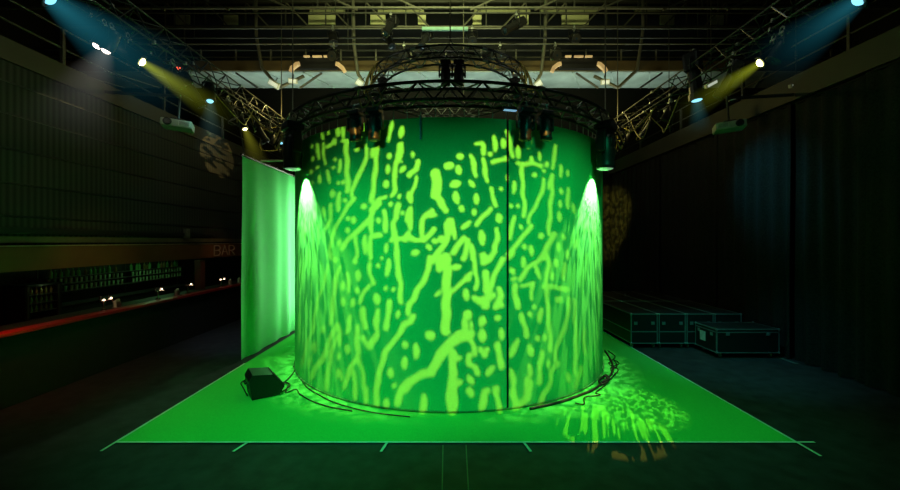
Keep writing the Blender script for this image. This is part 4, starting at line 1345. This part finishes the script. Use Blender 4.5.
def gobo_plate():
    step = 0.75
    xs = np.arange(299.0, 602.0, step)
    ys = np.arange(112.0, 424.0, step)
    X, Y = np.meshgrid(xs, ys)
    # wavy edges so the leaf shapes look hand cut
    XX = X + 0.45 * np.sin(Y * 0.26 + 1.3 * np.sin(X * 0.11))
    YY = Y + 0.45 * np.sin(X * 0.24 + 1.1 * np.sin(Y * 0.13))
    D = np.full(X.shape, 50.0)
    for pts, r in STROKES:
        for (ax, ay), (bx, by) in zip(pts[:-1], pts[1:]):
            i0 = max(0, int((min(ax, bx) - r - 6 - xs[0]) / step))
            i1 = min(len(xs), int((max(ax, bx) + r + 6 - xs[0]) / step) + 2)
            j0 = max(0, int((min(ay, by) - r - 6 - ys[0]) / step))
            j1 = min(len(ys), int((max(ay, by) + r + 6 - ys[0]) / step) + 2)
            if i1 <= i0 or j1 <= j0:
                continue
            sx, sy = XX[j0:j1, i0:i1], YY[j0:j1, i0:i1]
            dx, dy = bx - ax, by - ay
            L2 = dx * dx + dy * dy + 1e-9
            t = np.clip(((sx - ax) * dx + (sy - ay) * dy) / L2, 0, 1)
            # leaves swell in the middle, branches vary a little along their length
            rr_ = r * (1.10 - 0.42 * (2 * t - 1) ** 2) + 0.25 if len(pts) == 2 and L2 > r * r else r * (1 + 0.14 * np.sin(0.35 * sx + 0.3 * sy)) + 0.1
            d = np.hypot(sx - ax - t * dx, sy - ay - t * dy) - rr_
            D[j0:j1, i0:i1] = np.minimum(D[j0:j1, i0:i1], d)
    D[:2, :] = 5
    D[-2:, :] = 5
    D[:, :2] = 5
    D[:, -2:] = 5
    D[np.abs(D) < 1e-4] = 1e-4
    ny, nx = D.shape
    # screen place -> point on the cloth -> plate coordinates
    def plate(px, py):
        x, y, z = cyl_hit(px, py)
        v = np.stack([x - GP.x, y - GP.y, z - GP.z], -1)
        w_ = v @ np.array(GF_)
        return (v @ np.array(GRt)) / w_ * 0.5, (v @ np.array(GUp)) / w_ * 0.5
    pu, pv = plate(X, Y)
    verts = []
    vid = {}
    faces = []

    def vert(key, u, v):
        if key not in vid:
            vid[key] = len(verts)
            verts.append((float(u), float(v), 0.0))
        return vid[key]

    def gv(j, i):
        return vert(('g', j, i), pu[j, i], pv[j, i])

    def ev(j, i, j2, i2):
        if (j2, i2) < (j, i):
            j, i, j2, i2 = j2, i2, j, i
        a, b = D[j, i], D[j2, i2]
        t = a / (a - b)
        return vert(('e', j, i, j2, i2), pu[j, i] + (pu[j2, i2] - pu[j, i]) * t, pv[j, i] + (pv[j2, i2] - pv[j, i]) * t)
    pos = D > 0
    cnt = pos[:-1, :-1].astype(int) + pos[1:, :-1] + pos[:-1, 1:] + pos[1:, 1:]
    for j in range(ny - 1):
        i = 0
        while i < nx - 1:
            c = cnt[j, i]
            if c == 4:
                k = i
                while k < nx - 1 and cnt[j, k] == 4 and k - i < 6:
                    k += 1
                faces.append((gv(j, i), gv(j, k), gv(j + 1, k), gv(j + 1, i)))
                i = k
                continue
            if c:
                cs = [(j, i), (j, i + 1), (j + 1, i + 1), (j + 1, i)]
                poly = []
                for q in range(4):
                    a, b = cs[q], cs[(q + 1) % 4]
                    if pos[a]:
                        poly.append(gv(*a))
                    if pos[a] != pos[b]:
                        poly.append(ev(*a, *b))
                if len(poly) >= 3:
                    faces.append(tuple(poly))
            i += 1
    # solid rim
    border = [(0, i) for i in range(nx)] + [(j, nx - 1) for j in range(1, ny)] + [(ny - 1, i) for i in range(nx - 2, -1, -1)] + [(j, 0) for j in range(ny - 2, 0, -1)]
    border = border[::4]
    inner = [gv(*b) for b in border]
    cu, cv = float(pu.mean()), float(pv.mean())
    outer = []
    for b in border:
        du, dv = float(pu[b]) - cu, float(pv[b]) - cv
        l = math.hypot(du, dv)
        verts.append((cu + du / l * 0.46, cv + dv / l * 0.46, 0))
        outer.append(len(verts) - 1)
        # overlap slightly inward so that no light slips between rim and grid
    for q in range(len(border)):
        q2 = (q + 1) % len(border)
        faces.append((inner[q], inner[q2], outer[q2], outer[q]))
    return verts, faces


R3 = Matrix((GRt, GUp, -GF_)).transposed()
gp = thing('leaf_projector', 'big black projector with a leaf cut light mask above the viewer', 'projector', GP)
gp.rotation_euler = R3.to_euler()
gvv, gff = gobo_plate()
me = bpy.data.meshes.new('gobo_plate')
me.from_pydata(gvv, [], gff)
me.materials.append(M_BLACK)
link('gobo_plate', me, gp, (0, 0, -0.5))
m = MB()
nn = 32
for z, r in ((-0.5, 0.47), (0.12, 0.20)):
    for j in range(nn):
        m.v.append((r * math.cos(2 * PI * j / nn), r * math.sin(2 * PI * j / nn), z))
m.f = [(j, (j + 1) % nn, nn + (j + 1) % nn, nn + j) for j in range(nn)] + [tuple(range(nn, 2 * nn))]
m.build('hood', M_BLACK, gp)

# ------------------------------------------------------------------ light
def noise_gobo(o, scale, lo, hi, stretch=(1, 1, 1), kind='noise', base=0.0):
    d = o.data
    d.use_nodes = True
    nt = d.node_tree
    em = [x for x in nt.nodes if x.type == 'EMISSION'][0]
    tc = nt.nodes.new('ShaderNodeTexCoord')
    mp = nt.nodes.new('ShaderNodeMapping')
    mp.inputs['Scale'].default_value = stretch
    nt.links.new(tc.outputs['Normal'], mp.inputs['Vector'])
    nz = nt.nodes.new('ShaderNodeTexNoise')
    nz.inputs['Scale'].default_value = scale
    nz.inputs['Detail'].default_value = 1.0
    nt.links.new(mp.outputs[0], nz.inputs['Vector'])
    mr = nt.nodes.new('ShaderNodeMapRange')
    mr.inputs['From Min'].default_value = lo
    mr.inputs['From Max'].default_value = hi
    mr.inputs['To Min'].default_value = base
    mr.inputs['To Max'].default_value = 1.0
    nt.links.new(nz.outputs['Fac'], mr.inputs['Value'])
    nt.links.new(mr.outputs['Result'], em.inputs['Strength'])


# green wash over the screen and carpet, from unseen spots added out front
WASH = (0.015, 1.0, 0.55)
spot('green_wash_left', (-2.2, -0.6, 5.2), (-0.6, 6.2, 1.3), 420, WASH, 44, 0.8, 0.15)
spot('green_wash_right', (2.4, -0.6, 5.2), (0.8, 6.2, 1.3), 420, WASH, 44, 0.8, 0.15)
spot('carpet_wash_left', (-2.0, 2.6, 5.8), (-2.2, 6.0, 0), 580, (0.03, 1.0, 0.35), 56, 0.8, 0.1)
spot('carpet_wash_right', (2.6, 2.6, 5.8), (2.8, 6.8, 0), 340, (0.02, 1.0, 0.38), 62, 0.7, 0.1)
# yellow leaf projector
g_l = spot('leaf_projector_lamp', GP, GP + GF_ * 5, 3300, (1.0, 0.52, 0.07), 60, 0.15, 0.0022)

# side lamps raking the screen
qL = Vector(on_ring(AL, 3.37, 4.42 - 0.36 * 1.4 - 0.385))
qR = Vector(on_ring(AR, 3.37, 4.42 - 0.36 * 1.4 - 0.385))
for nm, q, a in (('left', qL, AL), ('right', qR, AR)):
    rad = Vector((math.sin(a), -math.cos(a), 0))
    tg = q - rad * 0.72 + Vector((0, 0, -1.3))
    s_ = spot('rake_lamp_' + nm, q, tg, 480, (0.85, 1.0, 0.5), 78, 0.55, 0.01)
    noise_gobo(s_, 28, 0.43, 0.58, base=0.2)
for nm, q, pt in (('left', l_y + d_y * 0.12, (316, 285)), ('right', r_y + e_y * 0.12, (582, 285))):
    hx, hy, hz = cyl_hit(pt[0], pt[1])
    s_ = spot('side_leaf_lamp_' + nm, q, (hx, hy, hz), 760, (0.9, 0.9, 0.2), 33, 0.6, 0.01)
    noise_gobo(s_, 52, 0.46, 0.56, (1, 0.2, 1), base=0.06)

# yellow patterned light on carpet and floor, from spots added by the ring lamps
s_ = spot('carpet_fill_right', qR + Vector((0.25, -0.2, 0.1)), (2.62, 5.6, 0), 420, (0.85, 1.0, 0.2), 26, 0.5, 0.008)
noise_gobo(s_, 60, 0.46, 0.6, (1, 0.5, 1), base=0.1)
gx, gy = ground(612, 428)
s_ = spot('carpet_ray_fill', qR + Vector((-0.1, -0.35, 0.0)), (gx, gy, 0), 420, (1.0, 0.85, 0.08), 22, 0.25, 0.006)
noise_gobo(s_, 62, 0.50, 0.54, (1, 0.04, 1), base=0.0)
s_ = spot('carpet_fill_left', qL + Vector((-0.2, -0.2, 0.1)), (-3.25, 7.3, 0), 190, (0.7, 1.0, 0.3), 24, 0.7, 0.008)  # added spot beside the left ring lamp
noise_gobo(s_, 24, 0.46, 0.62, (1, 0.12, 1), base=0.15)
# pale light on the far side curtain half, from an added unseen panel
area('curtain_fill', (-3.25, 11.1, 2.1), (-4.0, 10.3, 2.1), 60, (0.85, 1.0, 0.8), 0.25, 3.4, 80)
# coloured spots near the side truss lamps, plus added fills without fixtures
spot('cyan_right', (4.5, 9.6, 4.9), (7.0, 8.4, 3.6), 230, (0.05, 0.6, 0.75), 50, 1.0)
spot('cyan_floor_right', (4.7, 6.6, 4.8), (5.6, 7.6, 0), 240, (0.12, 0.75, 0.8), 54, 1.0)
spot('cyan_floor_left', (-4.4, 6.8, 4.8), (-4.9, 9.6, 0), 170, (0.5, 0.75, 1.0), 42, 1.0)
spot('floor_front', (0.8, 1.4, 5.8), (1.2, 3.6, 0), 90, (0.06, 1.0, 0.45), 90, 1.0, 0.2)
spot('floor_warm_left', (-3.6, 4.2, 4.9), (-4.9, 6.6, 0), 70, (1.0, 0.62, 0.25), 60, 1.0, 0.1)
s_ = spot('olive_back', (4.5, 11.4, 5.0), (6.5, 16.2, 3.3), 1500, (0.8, 0.7, 0.08), 34, 0.6)
noise_gobo(s_, 40, 0.42, 0.6, base=0.2)
s_ = spot('brown_wall_patch', (-4.4, 9.0, 5.0), (-6.6, 11.0, 4.86), 300, (1.0, 0.72, 0.25), 23, 0.1, 0.008)
noise_gobo(s_, 9, 0.475, 0.49, (1, 2.6, 1.7), base=0.02)
spot('grey_wall_left', (-4.4, 4.2, 4.9), (-6.6, 7.0, 3.8), 26, (0.9, 0.85, 0.55), 110, 1.0)
spot('teal_wall_left', (-4.3, 7.2, 4.9), (-6.6, 9.0, 4.2), 14, (0.3, 0.8, 0.75), 80, 1.0)
# added olive-white fill on catwalk, boards, rings and roof steel, no fixtures
area('rig_fill_light', (0, 3.0, 8.6), (0, 12, 9.2), 115, (0.9, 1.0, 0.42), 3.0, 0.6, 64)
area('rig_up_light', (0, 10.55, 5.3), (0, 11.6, 7.3), 78, (0.8, 1.0, 0.85), 13.0, 0.4, 110)
point('rig_ring_glow', (0.1, 8.5, 4.95), 3, (0.95, 1.0, 0.75), 0.3)
point('rig_ring_left', (-1.9, 7.0, 5.3), 5, (0.9, 1.0, 0.8), 0.2)
point('rig_ring_right', (2.0, 7.0, 5.3), 5, (0.9, 1.0, 0.8), 0.2)
point('rig_top_ring', (0.05, 7.3, 6.9), 7, (1.0, 1.0, 0.75), 0.2)
point('rig_left_glow', (-3.7, 9.4, 5.75), 40, (1.0, 0.85, 0.25), 0.1)
point('rig_right_glow', (3.8, 9.4, 5.75), 40, (1.0, 0.85, 0.25), 0.1)
point('rig_left_front', (-3.4, 5.0, 6.2), 5, (0.8, 1.0, 0.8), 0.1)
point('rig_right_front', (3.6, 5.0, 6.2), 5, (0.8, 1.0, 0.8), 0.1)
# bar: small added lights without fixtures
point('bar_green', (-7.6, 10.2, 2.15), 10, (0.35, 1.0, 0.35), 0.05)
point('bar_fridge', (-8.15, 7.85, 1.47), 0.12, (0.6, 1.0, 0.4), 0.02)
spot('bar_red', (-6.0, 5.2, 1.75), (-6.2, 5.8, 1.1), 16, (1.0, 0.08, 0.05), 130, 1.0)
spot('fascia_warm', (-5.0, 6.5, 3.2), (-6.4, 7.2, 2.15), 9, (1.0, 0.62, 0.2), 70, 1.0)
spot('fascia_warm_far', (-5.0, 10.5, 3.2), (-6.4, 11.0, 2.15), 8, (1.0, 0.45, 0.2), 60, 1.0)
